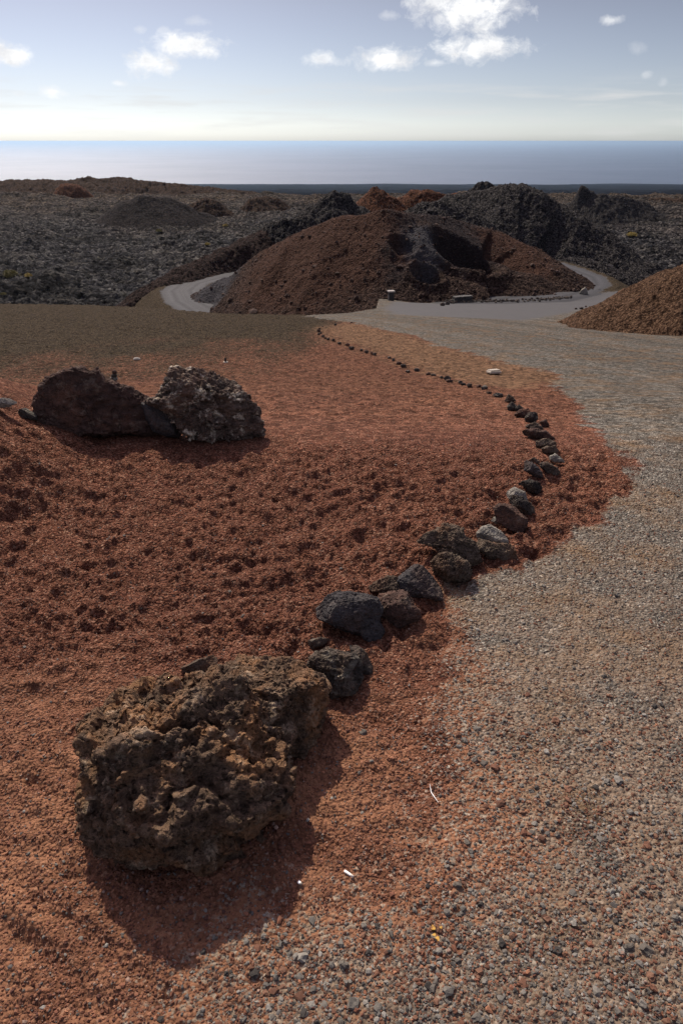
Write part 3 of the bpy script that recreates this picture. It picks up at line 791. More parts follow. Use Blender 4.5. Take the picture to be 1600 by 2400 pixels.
N7 = [([(98, 850), (150, 790), (230, 748), (300, 742), (420, 765), (480, 790), (507, 850), (497, 930), (527, 990), (500, 1032), (440, 1057), (395, 1035), (390, 1005), (320, 1000), (220, 960), (110, 915)], BLUER, 'large smooth blue-grey block with a flat dark face', dict(sub=6, rough=.07, pit=.04, planes=0, thick=.85, cut=[((.15, -.1, 1), .55), ((-.75, .3, .6), .7), ((0, .8, .5), .75)], seed=11)),
      ([(470, 765), (540, 725), (640, 730), (680, 790), (735, 860), (745, 910), (700, 942), (620, 967), (540, 962), (490, 930), (480, 850)], REDR, 'reddish brown faceted rock right of the blue-grey block', dict(sub=6, rough=.09, pit=.04, seed=12, planes=4)),
      ([(423, 732), (470, 690), (540, 655), (600, 660), (655, 720), (640, 755), (550, 760), (450, 755)], BROWNR, 'ridged tan-edged stone behind the reddish brown rock', dict(sub=5, seed=13, rough=.13, pit=.05)),
      ([(578, 657), (690, 563), (760, 600), (860, 680), (912, 770), (862, 802), (760, 785), (690, 785), (630, 740)], BLUER, 'dark pyramid-shaped rock with a sharp peak', dict(sub=6, rough=.07, pit=.035, planes=0, cut=[((-.1, .25, 1), .5), ((.7, .5, .3), .62), ((-.6, .7, .2), .7)], seed=14)),
      ([(788, 582), (840, 540), (900, 503), (950, 535), (1030, 548), (1052, 620), (1030, 682), (960, 727), (890, 717), (835, 660)], BROWNR, 'spongy pitted rock in front of the tall craggy one', dict(sub=6, rough=.13, pit=.11, seed=15)),
      ([(733, 472), (760, 408), (840, 380), (930, 333), (990, 350), (1012, 400), (1080, 450), (1102, 550), (1085, 625), (1030, 640), (950, 600), (870, 540), (840, 485)], BROWNR, 'tall craggy rock with a ledge jutting left, halfway along the line', dict(sub=6, rough=.15, pit=.06, seed=16, thick=.8)),
      ([(1083, 402), (1110, 360), (1160, 339), (1230, 370), (1280, 420), (1282, 462), (1180, 475), (1100, 445)], PALE, 'rock with a rounded pale top above a rough base', dict(sub=5, rough=.05, pit=.01, planes=2, seed=17, sink=.1)),
      ([(1078, 430), (1180, 455), (1290, 442), (1337, 530), (1262, 557), (1170, 547), (1088, 502)], BROWNR, 'low rough rock under the rounded pale-topped one', dict(sub=5, rough=.14, pit=.06, seed=18)),
      ([(1183, 242), (1240, 213), (1330, 230), (1390, 290), (1397, 335), (1372, 397), (1300, 372), (1222, 332), (1198, 285)], REDR, 'brown-faced block leaning beside a small white stone', dict(sub=6, rough=.08, pit=.03, planes=0, cut=[((-.1, -.1, 1), .55), ((.4, .8, .3), .7)], seed=19)),
      ([(1176, 318), (1192, 288), (1215, 290), (1232, 330), (1212, 338)], PALE, 'small white stone at the foot of the brown-faced block', dict(sub=4, seed=20, rough=.05, pit=.01)),
      ([(1268, 212), (1300, 165), (1360, 170), (1412, 200), (1457, 262), (1455, 292), (1390, 290), (1325, 250)], BASALT, 'jagged dark rock behind the brown-faced block', dict(sub=5, rough=.15, pit=.05, seed=21)),
      ([(1243, 162), (1310, 109), (1380, 130), (1407, 190), (1350, 195), (1290, 185)], PALE, 'light grey sloping rock with a black shaded side', dict(sub=5, rough=.05, pit=.01, planes=3, seed=22)),
      ([(1338, 102), (1400, 64), (1470, 75), (1497, 110), (1482, 147), (1400, 132)], BASALT, 'craggy black rock with pale ribs, alone above the light grey one', dict(sub=5, rough=.14, pit=.06, seed=23))]
for pts, m, lab, kw in N7:
    kw['rough'] = kw.get('rough', .1) * 1.2; kw['pit'] = kw.get('pit', .05) * 1.3 + .01; kw['sub'] = max(kw.get('sub', 5), 6)
    rock('rock', z7(pts), m, lab, 'rock', 'rocks lining the track', **kw)

N6 = [([(485, 722), (510, 700), (600, 740), (667, 800), (667, 857), (600, 850), (500, 800)], BLUER, 'smooth black slab facing the camera, left of a gap in the line'),
      ([(533, 692), (580, 669), (640, 700), (642, 742), (560, 730)], BROWNR, 'small tan-crusted stone behind the smooth black slab'),
      ([(638, 735), (700, 718), (800, 760), (837, 812), (790, 842), (720, 822), (650, 775)], BASALT, 'low brown-grey stone right of the smooth black slab'),
      ([(703, 682), (770, 638), (850, 680), (872, 712), (800, 720), (740, 705)], PALE, 'stone with a white sunlit cap, end of the thick part of the line'),
      ([(658, 605), (700, 572), (780, 560), (822, 610), (780, 632), (670, 643)], BROWNR, 'layered stone just above the white-capped one'),
      ([(608, 532), (690, 500), (780, 520), (793, 562), (700, 575), (618, 592)], BROWNR, 'flat tan stone with yellow streaks above the layered stone'),
      ([(468, 452), (560, 410), (690, 420), (782, 482), (730, 495), (620, 512), (500, 482)], REDR, 'long low brown stone lying across the line'),
      ([(498, 392), (590, 350), (650, 378), (682, 410), (560, 425)], BASALT, 'grey-topped stone resting behind the long low brown one'),
      ([(638, 352), (690, 324), (727, 370), (727, 402), (670, 400)], REDR, 'dark reddish stone right of the grey-topped one'),
      ([(503, 312), (550, 254), (610, 260), (627, 310), (602, 350), (530, 355)], BASALT, 'rounded knobbly stone with a pale front rib'),
      ([(413, 285), (450, 240), (530, 220), (557, 255), (505, 312), (430, 318)], REDR, 'square-shouldered dark brown stone left of the knobbly one'),
      ([(413, 225), (450, 189), (490, 215), (482, 247), (430, 262)], BASALT, 'small grey stone peeking behind the square-shouldered one'),
      ([(338, 205), (380, 165), (427, 190), (422, 242), (360, 257)], BASALT, 'stone with a light grey ribbed top, first of the thick part'),
      ([(323, 155), (350, 94), (390, 112), (427, 150), (360, 172)], BASALT, 'pointed dark stone with a sunlit left edge')]
for i, (pts, m, lab) in enumerate(N6): rock('rock', z6(pts), m, lab, 'rock', 'rocks lining the track', sub=5, rough=.17, pit=.10, seed=40 + i, planes=3, sink=.12)

def blob(cx, cy, w, h, seed):
    r2 = random.Random(seed)
    return [(cx + w / 2 * math.cos(a) * r2.uniform(.8, 1.08), cy - h / 2 * math.sin(a) * r2.uniform(.75, 1.1)) for a in [k * math.tau / 9 for k in range(9)]]
z5b = lambda a, b, w, h: (950 + a * .1913, 860 + b * .1913, w * .1913, h * .1913)
z3b = lambda a, b, w, h: (700 + a * .1913, 740 + b * .1913, w * .1913, h * .1913)
zz6 = lambda a, b, w, h: (1100 + a * .2551, 900 + b * .2551, w * .2551, h * .2551)
far = [z3b(647, 83, 36, 24), z3b(450, 110, 42, 32), z3b(292, 132, 32, 14), z3b(255, 155, 32, 24), z3b(245, 182, 46, 36), z3b(270, 212, 30, 24), z3b(245, 225, 38, 38), z3b(297, 248, 44, 34), z3b(326, 272, 34, 26), z3b(360, 284, 46, 40), z3b(423, 297, 48, 38),
       z3b(498, 335, 54, 36), z3b(597, 357, 62, 44), z3b(647, 397, 78, 48), z3b(767, 418, 40, 40), z3b(827, 440, 58, 44), z3b(893, 458, 40, 38), z3b(925, 468, 56, 40), z3b(1108, 512, 52, 30), z3b(1158, 540, 42, 44), z3b(1225, 580, 68, 38), z3b(1280, 613, 82, 44),
       z5b(28, 53, 60, 38), z5b(135, 38, 78, 58), z5b(278, 83, 62, 42), z5b(340, 100, 82, 38), z5b(437, 125, 54, 34), z5b(512, 138, 90, 58), z5b(535, 172, 104, 52), z5b(667, 187, 64, 46), z5b(708, 212, 68, 42), z5b(785, 222, 78, 60), z5b(900, 240, 62, 58),
       zz6(136, 36, 62, 54), zz6(176, 81, 58, 28), zz6(262, 104, 96, 48)]
ORD = ['nearest', 'second', 'third', 'fourth', 'fifth', 'sixth', 'seventh', 'eighth', 'ninth', 'tenth', 'eleventh', 'twelfth', 'thirteenth', 'fourteenth', 'fifteenth', 'sixteenth', 'seventeenth', 'eighteenth']
nf = len(far)
for i, (cx, cy, w, h) in enumerate(far):
    if i < nf // 2: lab = f"small black stone in the thin row, {'farthest one' if i == 0 else ORD[i] + ' from its far end'}"
    else:
        k = nf - 1 - i
        lab = f"black stone of the thin row, {'nearest one beside the pointed dark stone' if k == 0 else ORD[k] + ' from the pointed dark stone'}"
    rock('stone', blob(cx, cy, w, h, i), BASALT if i % 4 else REDR, lab, 'stone', 'small stones marking the track edge', sub=4, rough=.16, pit=.05, seed=70 + i, planes=3, sink=.15)

# left boulder group
rock('boulder', z4([(198, 352), (215, 288), (250, 220), (300, 168), (370, 150), (450, 142), (500, 163), (540, 158), (572, 200), (640, 242), (700, 260), (750, 310), (790, 350), (812, 400), (795, 470), (825, 530), (780, 540), (650, 508), (450, 480), (330, 474), (240, 445), (205, 405)]),
     REDR, 'large dark brown boulder with a rounded crest, left of the pair across the red cinder', 'boulder', sub=7, thick=.6, rough=.07, pit=.02, planes=0, seed=31, sink=.045, boxy=2.8, cut=[((-.15, -.05, 1), .5)], ridged=1.0, crag=(-.5, .8, .2, 3, .05))
rock('boulder', z4([(790, 300), (812, 280), (850, 285), (890, 200), (920, 158), (960, 137), (1040, 150), (1110, 175), (1180, 193), (1240, 240), (1300, 308), (1335, 350), (1350, 430), (1368, 515), (1250, 520), (1100, 515), (990, 500), (935, 410), (880, 350)]),
     rock_material('ribbed_lava', (.035, .025, .022), (.15, .11, .085), (.19, .115, .08), (.66, .58, .45), .5, 1.0), 'large craggy boulder with sunlit ribs on top, right of the pair', 'boulder', sub=7, thick=.75, rough=.12, pit=.05, planes=0, seed=33, sink=.05, ridged=1.4, cut=[((.1, -.25, 1), .6), ((.35, .75, .5), .72)], freq=1.2, crag=(.5, .7, .5, 3, .05))
rock('boulder', z4([(757, 315), (830, 308), (890, 350), (940, 410), (957, 470), (930, 512), (870, 505), (800, 470), (770, 400)]), BLUER, 'smooth blue-grey stone wedged between the two big boulders', 'boulder', sub=6, rough=.04, pit=.006, planes=1, seed=34, sink=.0)
rock('rock', z4([(95, 352), (150, 348), (182, 380), (202, 425), (120, 410)]), BASALT, 'dark stone at the left foot of the round-crested boulder', sub=5, seed=35, rough=.08)
rock('rock', z4([(-40, 300), (20, 297), (55, 306), (88, 332), (40, 350), (-40, 345)]), PALE, 'whitish stone on the red mound at the left edge', sub=5, seed=36, rough=.06, pit=.01, sink=.1, at_z=.28)

# stone row on the right slope
rs_ = [(1105, 687, 13, 11), (1141, 688, 13, 12), (1174, 693, 15, 12), (1220, 703, 18, 8), (1297, 713, 19, 12), (1378, 718, 34, 17), (1446, 721, 16, 14), (1527, 737, 22, 16)]
rl = ['pale stone, leftmost of the row at the foot of the orange slope', 'second stone from the left at the foot of the orange slope', 'third stone from the left at the foot of the orange slope', 'flat low stone in the middle of the orange slope row',
      'dark stone just left of the biggest one on the orange slope', 'widest black stone of the row on the orange slope', 'dark stone just right of the widest on the orange slope', 'black stone nearest the right edge on the orange slope']
for i, ((a, b, w, h), lab) in enumerate(zip(rs_, rl)):
    rock('stone', blob(800 + a * .5102, 400 + b * .5102, w * .52, h * .52, 200 + i), PALE if i == 0 else BASALT, lab, 'stone', 'stones along the orange slope', sub=3, rough=.14, pit=0, seed=200 + i, sink=.15)
rs_ = [(1075, 633, 14, 10), (1101, 632, 20, 12), (1121, 623, 11, 10), (1138, 629, 15, 13), (1167, 625, 24, 10)]
rl = ['leftmost black stone on the asphalt edge left of the slope', 'wide black stone second from left on the asphalt edge', 'tiny black stone in the middle of the asphalt edge group', 'black stone fourth from left on the asphalt edge', 'low dark stone touching the slope on the asphalt edge']
for i, ((a, b, w, h), lab) in enumerate(zip(rs_, rl)):
    rock('stone', blob(800 + a * .5102, 400 + b * .5102, w * .52, h * .52, 220 + i), BASALT, lab, 'stone', 'stones beside the asphalt', sub=3, rough=.14, pit=0, seed=220 + i, sink=.1)

# ------------------------------------------------------------------ box helper with worn edges
def box(cx, cy, cz, sx, sy, sz, rz=0.0, bev=.02):
    """bevelled box: 24 vertices"""
    V = []; F4 = []; 
    b = min(bev, sx * .3, sy * .3, sz * .3)
    import bmesh
    bm = bmesh.new(); bmesh.ops.create_cube(bm, size=1)
    for v in bm.verts: v.co = Vector((v.co.x * sx, v.co.y * sy, v.co.z * sz))
    bmesh.ops.bevel(bm, geom=list(bm.edges), offset=b, segments=2, affect='EDGES', profile=.6)
    c, s = math.cos(rz), math.sin(rz)
    for v in bm.verts: v.co = Vector((cx + v.co.x * c - v.co.y * s, cy + v.co.x * s + v.co.y * c, cz + v.co.z))
    return bm
def bm_obj(name, bm, mat, parent=None, loc=None):
    me = bpy.data.meshes.new(name); bm.to_mesh(me); bm.free(); me.materials.append(mat)
    o = bpy.data.objects.new(name, me); COL.objects.link(o)
    if parent: o.parent = parent
    if loc is not None: o.location = loc
    return o
def empty(name, loc, label, cat, group=None):
    o = bpy.data.objects.new(name, None); COL.objects.link(o); o.location = loc; o.empty_display_size = .1
    return tag(o, label, cat, group)

# post with pale cap at the hill foot
p = ray_at_z(915, 716, -6.75)
po = empty('stone_post', p, 'dark square post with a white cap at the foot of the central hill', 'post')
k = p[1] / F * 1.1
bm_obj('post', box(0, 0, k * 13, k * 11, k * 11, k * 28, .2, .03), simple('post_stone', (.035, .032, .030)), po)
bm_obj('cap', box(0, 0, k * 28.6, k * 14, k * 14, k * 3, .2, .02), simple('cap_paint', (.22, .20, .18)), po)

# low rubble wall between the roads
a = ray_at_z(1060, 709, -6.95); b = ray_at_z(1102, 706, -6.95)
wl = empty('low_wall', (a + b) / 2, 'low dark stone wall block on the verge between the two roads', 'wall')
L = np.linalg.norm((b - a)[:2]); ang = math.atan2(b[1] - a[1], b[0] - a[0])
for row in range(2):
    n = 7
    for i in range(n):
        bm = box((i - (n - 1) / 2 + .25 * (row % 2)) * L / n, 0, .10 + row * .17, L / n * .97, .4, .165, 0, .03)
        for v in bm.verts: v.co += Vector((random.uniform(-.012, .012), random.uniform(-.03, .03), random.uniform(-.012, .012)))
        o = bm_obj('stone', bm, simple('wall_stone', (.045, .042, .038)) if row + i == 0 else bpy.data.materials['wall_stone'], wl)
        o.rotation_euler = (0, 0, ang)
# kerb of piled stones along the verge
vb = np.array([ray_at_z(x, y, -7.0) for x, y in [(1034, 713), (1048, 711), (1062, 712), (1100, 710), (1160, 707), (1230, 703), (1290, 697), (1340, 690)]])
for i in range(2):
    q = vb[i]
    s0 = (1034, 714)[0] + 14 * i
    rock('stone', blob(1036 + 12 * i, 713 - 2 * i, 15 - 3 * i, 9, 300 + i), BASALT, ['black stone at the near end of the verge wall', 'smaller black stone leaning on the verge wall end'][i], 'stone', 'stones at the verge', sub=4, rough=.14, pit=0, seed=300 + i, sink=.1)
def verge():
    V = []; Fc = []; S, f0 = ico(1); n = 0
    r2 = np.random.default_rng(5)
    for k in range(230):
        t = r2.uniform(0, len(vb) - 2.001) + 1; i = int(t); q = vb[i] + (vb[i + 1] - vb[i]) * (t - i)
        s = r2.uniform(.03, .085)
        P = S * s * r2.uniform(.6, 1.3, 3) * (1 + .3 * r2.normal(size=(len(S), 1)))
        V.append(P + (q[0] + r2.normal() * .08, q[1] + r2.normal() * .2, float(base_height(np.array([q[0]]), np.array([q[1]]))[0]) + s * .4)); Fc.append(f0 + n); n += len(S)
    o = mesh_obj('verge_rubble', np.concatenate(V), np.concatenate(Fc), BASALT, smooth=False)
    o['kind'] = 'stuff'; o['label'] = 'line of black rubble along the verge between the roads'; o['category'] = 'rubble'
verge()
rock('rock', [(1357, 688), (1362, 678), (1368, 673), (1374, 679), (1378, 689), (1367, 691)], PALE, 'pale triangular rock at the tip of the verge by the right bend', 'rock', sub=4, rough=.06, pit=.02, seed=320, sink=.1)

# concrete cover in the tan wedge, slotted
p = on_profile(1156, 875)
o = empty('drain_cover', p + (0, 0, .02), 'pale slatted drain cover lying between the stone row and the track', 'drain cover')
conc = simple('pale_concrete', (.36, .32, .26))
w = 26 * np.linalg.norm(p - CAM) / F; sl = math.atan(.17)
fr = bm_obj('frame', box(0, 0, 0, w, w * .9, .03, .25, .008), conc, o); fr.rotation_euler = (-sl, 0, 0)
for i in range(5):
    s = bm_obj('slat', box((i - 2) * w * .18, 0, .026, w * .12, w * .75, .02, 0, .005), conc, o); s.rotation_euler = (-sl, 0, .25)
# round pale lid and marker light
def disc_bm(r, h, seg=20, dome=.3):
    import bmesh
    bm = bmesh.new(); bmesh.ops.create_cone(bm, cap_ends=True, segments=seg, radius1=r, radius2=r * (1 - dome * .5), depth=h)
    bmesh.ops.bevel(bm, geom=[e for e in bm.edges], offset=h * .15, segments=1, affect='EDGES')
    return bm
p = on_profile(321, 842)
w = 8 * np.linalg.norm(p - CAM) / F
o = empty('manhole_lid', p, 'round white lid lying on dark ash behind the left boulders', 'lid')
q = bm_obj('lid', disc_bm(w, w * .45), conc, o); q.location = (0, 0, w * .1); q.rotation_euler = (-sl, 0, 0)
q = bm_obj('ring', disc_bm(w * .7, w * .2), simple('lid_ring', (.2, .19, .16)), o); q.location = (0, 0, w * .38); q.rotation_euler = (-sl, 0, 0)
p = on_profile(529, 850)
w = 6 * np.linalg.norm(p - CAM) / F
o = empty('steam_pipe', p, 'short black pipe on a small white footing behind the boulders', 'pipe')
q = bm_obj('footing', disc_bm(w, w * .6), conc, o); q.location = (0, 0, w * .15)
q = bm_obj('pipe', disc_bm(w * .38, w * 1.8, 12), simple('black_metal', (.02, .02, .02)), o); q.location = (0, 0, w * 1.1)

# cairn on the left boulder
BASE_C = ray(0, 0)
def cairn():
    # sits on the crest line of the left boulder: find its surface by casting against the mesh
    b = [o for o in bpy.data.objects if o.name.startswith('boulder') and 'rounded crest' in o.get('label', '')][0]
    me = b.data; co = np.empty(len(me.vertices) * 3, np.float32); me.vertices.foreach_get('co', co)
    co = co.reshape(-1, 3) + np.array(b.location)
    u, v = pxy(co[:, 0], co[:, 1], co[:, 2]); u, v = u / .98, v / .98
    tx = 272
    m = np.abs(u - tx) < 5; top = co[m][np.argmin(v[m])]
    labs = ['flat pale stone at the bottom of the little cairn', 'middle grey stone of the little cairn', 'dark stone crowning the little cairn']
    z = top[2] - .012
    for i, (w, h) in enumerate(((.026, .014), (.021, .012), (.016, .015))):
        S, f = ico(3); r2 = np.random.default_rng(50 + i)
        P = S * (w, w * .8, h); P = P * (1 + .12 * fbm3(S, 1.8, 3, off=i * 9))[:, None]
        z += h * .85
        o = mesh_obj('cairn_stone', P, f, (PALE, BASALT, REDR)[i]); o.location = (top[0] + .006 * i, top[1], z); z += h * .8
        tag(o, labs[i], 'stone', 'stones stacked as a cairn on the left boulder')
cairn()

# ------------------------------------------------------------------ litter
def tube(pts, rad, seg=10):
    pts = [np.array(p, float) for p in pts]; V = []; n = len(pts)
    for i, p in enumerate(pts):
        t = pts[min(i + 1, n - 1)] - pts[max(i - 1, 0)]; t /= np.linalg.norm(t)
        a = np.cross(t, [0, 0, 1.]); a /= max(1e-6, np.linalg.norm(a)); b = np.cross(a, t)
        r = rad[i] if hasattr(rad, '__len__') else rad
        for k in range(seg): V.append(p + r * (math.cos(k * math.tau / seg) * a + math.sin(k * math.tau / seg) * b))
    Fc = [(i * seg + k, i * seg + (k + 1) % seg, (i + 1) * seg + (k + 1) % seg, (i + 1) * seg + k) for i in range(n - 1) for k in range(seg)]
    return np.array(V), np.array(Fc)
def flatpt(px, py):
    p = on_profile(px, py); p[2] = float(full_height([p[0]], [p[1]])[0]); return p
white_paper = simple('white_paper', (.78, .76, .72), .7, .05)
a = flatpt(806, 2043); b = flatpt(828, 2058)
a[2] = b[2] = max(a[2], b[2]) + .004
o = empty('cigarette_butt', a, 'white cigarette end lying in the sun right of the boulder shadow', 'cigarette butt')
V, Fc = tube([a - a, (b - a) * .06, (b - a) * .7, (b - a) * .72], [.0001, .0036, .0036, .0036]); mesh_obj('paper', V, Fc, white_paper, o)
V, Fc = tube([(b - a) * .70, (b - a) * .98, (b - a)], [.0038, .0037, .0001]); mesh_obj('filter', V, Fc, simple('filter_paper', (.62, .55, .45), .7, .05), o)
a = flatpt(699, 2070); b = flatpt(708, 2078); a[2] = b[2] = max(a[2], b[2]) + .004
o = empty('cigarette_butt', a, 'short crushed cigarette end inside the boulder shadow', 'cigarette butt')
V, Fc = tube([a - a, (b - a) * .06, (b - a) * .6], [.0001, .0045, .0035]); mesh_obj('filter', V, Fc, white_paper, o)
V, Fc = tube([(b - a) * .6, (b - a) * .95, (b - a)], [.0036, .0040, .0001]); mesh_obj('burnt_end', V, Fc, simple('burnt_paper', (.25, .2, .15), .8, .1), o)
pts = [flatpt(*q) for q in [(1006, 1842), (1010, 1858), (1016, 1870), (1026, 1884)]]
for p in pts: p[2] += .006
V, Fc = tube([p - pts[0] for p in pts], [.0006, .0015, .0013, .0004], 6)
o = mesh_obj('dry_twig', V, Fc, white_paper); o.location = pts[0]; tag(o, 'thin bleached twig lying on red cinder right of the boulder', 'twig')
p = flatpt(1027, 2190)
V = []; Fc = []
for i in range(9):
    c = np.array([random.uniform(-.014, .014), random.uniform(-.02, .02), random.uniform(.003, .010)]); a0 = random.uniform(0, 6.28); s = random.uniform(.002, .006)
    for k in range(6):
        a1 = a0 + k * math.tau / 6; V.append(c + (math.cos(a1) * s, math.sin(a1) * s * .7, .003 * math.sin(a1 * 2 + i)))
    Fc.append([6 * i + k for k in range(6)])
o = mesh_obj('crumbled_leaf', V, Fc, simple('yellow_leaf', (.45, .26, .05), .7, .3)); o.location = p
tag(o, 'crumbled yellow leaf on the gravel near the bottom centre', 'leaf')

# tuft of dry grass beside the left boulder, shrubs on the lava
def blades(n, w, h, seed, curl=.3):
    r2 = random.Random(seed); V = []; Fc = []
    for i in range(n):
        a = r2.uniform(0, math.tau); rr = r2.uniform(0, w * .35); hh = h * r2.uniform(.5, 1); le = r2.uniform(.1, 1) * w * .5
        bx, by = rr * math.cos(a), rr * math.sin(a); dx, dy = math.cos(a) * le, math.sin(a) * le; t = w * .025 + h * .01
        b0 = len(V)
        for s in range(4):
            f = s / 3; ww = t * (1 - f * .85)
            cx, cy, cz = bx + dx * f * f, by + dy * f * f, hh * (f - curl * f * f * .4)
            V += [(cx - ww * math.sin(a), cy + ww * math.cos(a), cz), (cx + ww * math.sin(a), cy - ww * math.cos(a), cz)]
        for s in range(3): Fc.append((b0 + 2 * s, b0 + 2 * s + 1, b0 + 2 * s + 3, b0 + 2 * s + 2))
    return np.array(V), np.array(Fc)
p = on_profile(88, 985); V, Fc = blades(26, .07, .13, 4)
o = mesh_obj('grass_tuft', V, Fc, simple('dry_grass', (.45, .36, .14), .8, .2)); o.location = (p[0], p[1] + .25, float(base_height(np.array([p[0]]), np.array([p[1] + .25]))[0]))
tag(o, 'yellow dry grass tuft between the dark stone and the round-crested boulder', 'grass tuft')

def shrub(px, py, wpx, mat, label, seed):
    d = ray(*D2(px, py)); ts = np.geomspace(70, 700, 3000)
    P = CAM + d * ts[:, None]; hh = lava_height(P[:, 0], P[:, 1])
    i = np.argmax(P[:, 2] < hh); c = P[i]; w = wpx / .98 * ts[i] / F
    root = empty('shrub', (c[0], c[1], hh[i]), label, 'shrub', 'shrubs on the lava field')
    r2 = np.random.default_rng(seed); n = 900
    q = r2.normal(size=(n, 3)); q /= np.linalg.norm(q, axis=1)[:, None]; q *= r2.uniform(.55, 1, (n, 1))
    lob = 1 + .35 * fbm3(q, 1.6, 3, off=seed)
    q = q * lob[:, None] * (w / 2, w / 2, w * .34); q[:, 2] = np.abs(q[:, 2]) + .05
    A = r2.normal(size=(n, 3)); A /= np.linalg.norm(A, axis=1)[:, None]; B = np.cross(A, r2.normal(size=(n, 3))); B /= np.linalg.norm(B, axis=1)[:, None]
    s = w * .05
    V = np.stack([q - A * s, q + B * s * .5, q + A * s, q - B * s * .5], 1).reshape(-1, 3)
    mesh_obj('foliage', V, np.arange(n * 4).reshape(n, 4), mat, root, smooth=False)
    Vt, Ft = [], []
    for k in range(6):
        a = k * 1.05; v, f = tube([(0, 0, -.1), (math.cos(a) * w * .15, math.sin(a) * w * .15, w * .12), (math.cos(a) * w * .3, math.sin(a) * w * .3, w * .25)], [w * .02, w * .014, w * .006], 5)
        Ft.append(f + sum(len(x) for x in Vt)); Vt.append(v)
    mesh_obj('stem', np.concatenate(Vt), np.concatenate(Ft), bpy.data.materials['post_stone'], root)
yb = simple('yellow_foliage', (.30, .23, .06), .8, .4, 3)
gb_ = simple('olive_foliage', (.16, .14, .05), .8, .4, 3)
for i, (x, y, w, m, l) in enumerate([(27, 635, 34, gb_, 'olive shrub, the larger of the two at the far left lava edge'), (66, 636, 16, yb, 'small yellow shrub right of the larger olive one'), (9, 678, 12, gb_, 'tiny shrub near the left edge just above the ash plateau'),
                                     (477, 564, 13, yb, 'yellow shrub on the lava left of the road bank'), (1450, 542, 20, yb, 'bright yellow shrub alone on the right lava field'), (518, 520, 12, yb, 'yellow tuft right of the broad black mound'), (366, 534, 14, gb_, 'faint olive shrub below the broad black mound')]):
    shrub(x, y, w, m, l, 60 + i)

# ------------------------------------------------------------------ loose gravel
def scatter(name, n, region, size, colors, mat, label, sub=0, flat=.65, seed=0, power=1.0, embed=.25):
    r2 = np.random.default_rng(seed)
    # candidates spread so that the near ground gets more
    u = r2.uniform(0, 1, n * 6); y = region[0] * (region[1] / region[0]) ** (u ** power)
    x = r2.uniform(-1, 1, n * 6) * (y * .58 + .85)
    g, ol, ta, a, so, du, _l = zones(x, y)
    pr = region[2](x, y, g, du); m = (r2.uniform(0, 1, len(x)) < pr) & (x > -3.2) & (np.hypot(x, y) > .5); m[np.cumsum(m) > n] = False
    x, y, g = x[m], y[m], g[m]
    z = base_height(x, y) + rough_height(x, y, g, a[m], du[m])
    n = len(x)
    S, f0 = ico(sub); nv = len(S)
    s = size[0] * np.exp(r2.normal(size=n) * size[1]); s = np.clip(s, size[0] * .4, size[0] * 4) * np.where(y > 1.7, .8, 1.0) 
    ax = r2.uniform(.7, 1.3, (n, 3)) * (1, 1, flat)
    jit = 1 + .22 * r2.normal(size=(n, nv))
    P = S[None] * ax[:, None] * jit[..., None]
    a1 = r2.uniform(0, math.tau, n); c, si = np.cos(a1)[:, None], np.sin(a1)[:, None]
    P = np.stack([P[..., 0] * c - P[..., 1] * si, P[..., 0] * si + P[..., 1] * c, P[..., 2]], -1) * s[:, None, None]
    P += np.stack([x, y, z + s * flat * (1 - 2 * embed) * .6], -1)[:, None]
    Fc = (f0[None] + (np.arange(n) * nv)[:, None, None]).reshape(-1, 3)
    cols = np.array(colors(r2, n, g)); cc = np.repeat(cols, nv, axis=0)
    o = mesh_obj(name, P.reshape(-1, 3), Fc, mat, smooth=False, attrs={'tint': cc})
    o['kind'] = 'stuff'; o['label'] = label; o['category'] = 'gravel'
    return o
def peb_mat():
    t = NT('pebble'); P = t.pos()
    c = t.mix(t.noise(P, 160, 3, .6), t.attr('tint').outputs['Color'], (.05, .045, .04))
    c = t.mix(.35, c, t.attr('tint').outputs['Color'])
    return t.out(c, .95, t.bump(t.noise(P, 300, 3, .7), .4, .003), .08)
PEB = peb_mat()
def colA(r2, n, g):
    base = np.array([[.18, .165, .14], [.25, .23, .195], [.13, .115, .095], [.20, .10, .06], [.16, .07, .04], [.05, .045, .04], [.32, .30, .26]])
    return base[r2.choice(7, n, p=[.27, .16, .14, .14, .14, .11, .04])] * r2.uniform(.65, 1.1, (n, 1))
def colB(r2, n, g):
    base = np.array([[.21, .086, .047], [.16, .063, .036], [.29, .13, .070], [.09, .035, .025], [.30, .20, .15], [.12, .11, .10]])
    return base[r2.choice(6, n, p=[.34, .26, .18, .13, .04, .05])] * r2.uniform(.75, 1.25, (n, 1))
scatter('pebbles', 34000, (.55, 4.2, lambda x, y, g, d: .08 + .92 * sstep(.25, .6, g)), (.0027, .42), colA, PEB, 'loose grey and rust pebbles over the gravel track', seed=1)
scatter('stones', 1300, (.55, 3.5, lambda x, y, g, d: .05 + .95 * sstep(.3, .6, g)), (.0062, .30), colA, PEB, 'larger loose grey stones on the gravel track', sub=1, seed=4)
scatter('cinders', 120000, (.55, 4.3, lambda x, y, g, d: (1 - .5 * g) * (1 - .5 * d)), (.0023, .36), colB, PEB, 'loose rusty cinder grains over the red ground', seed=2, flat=.8, power=.8)

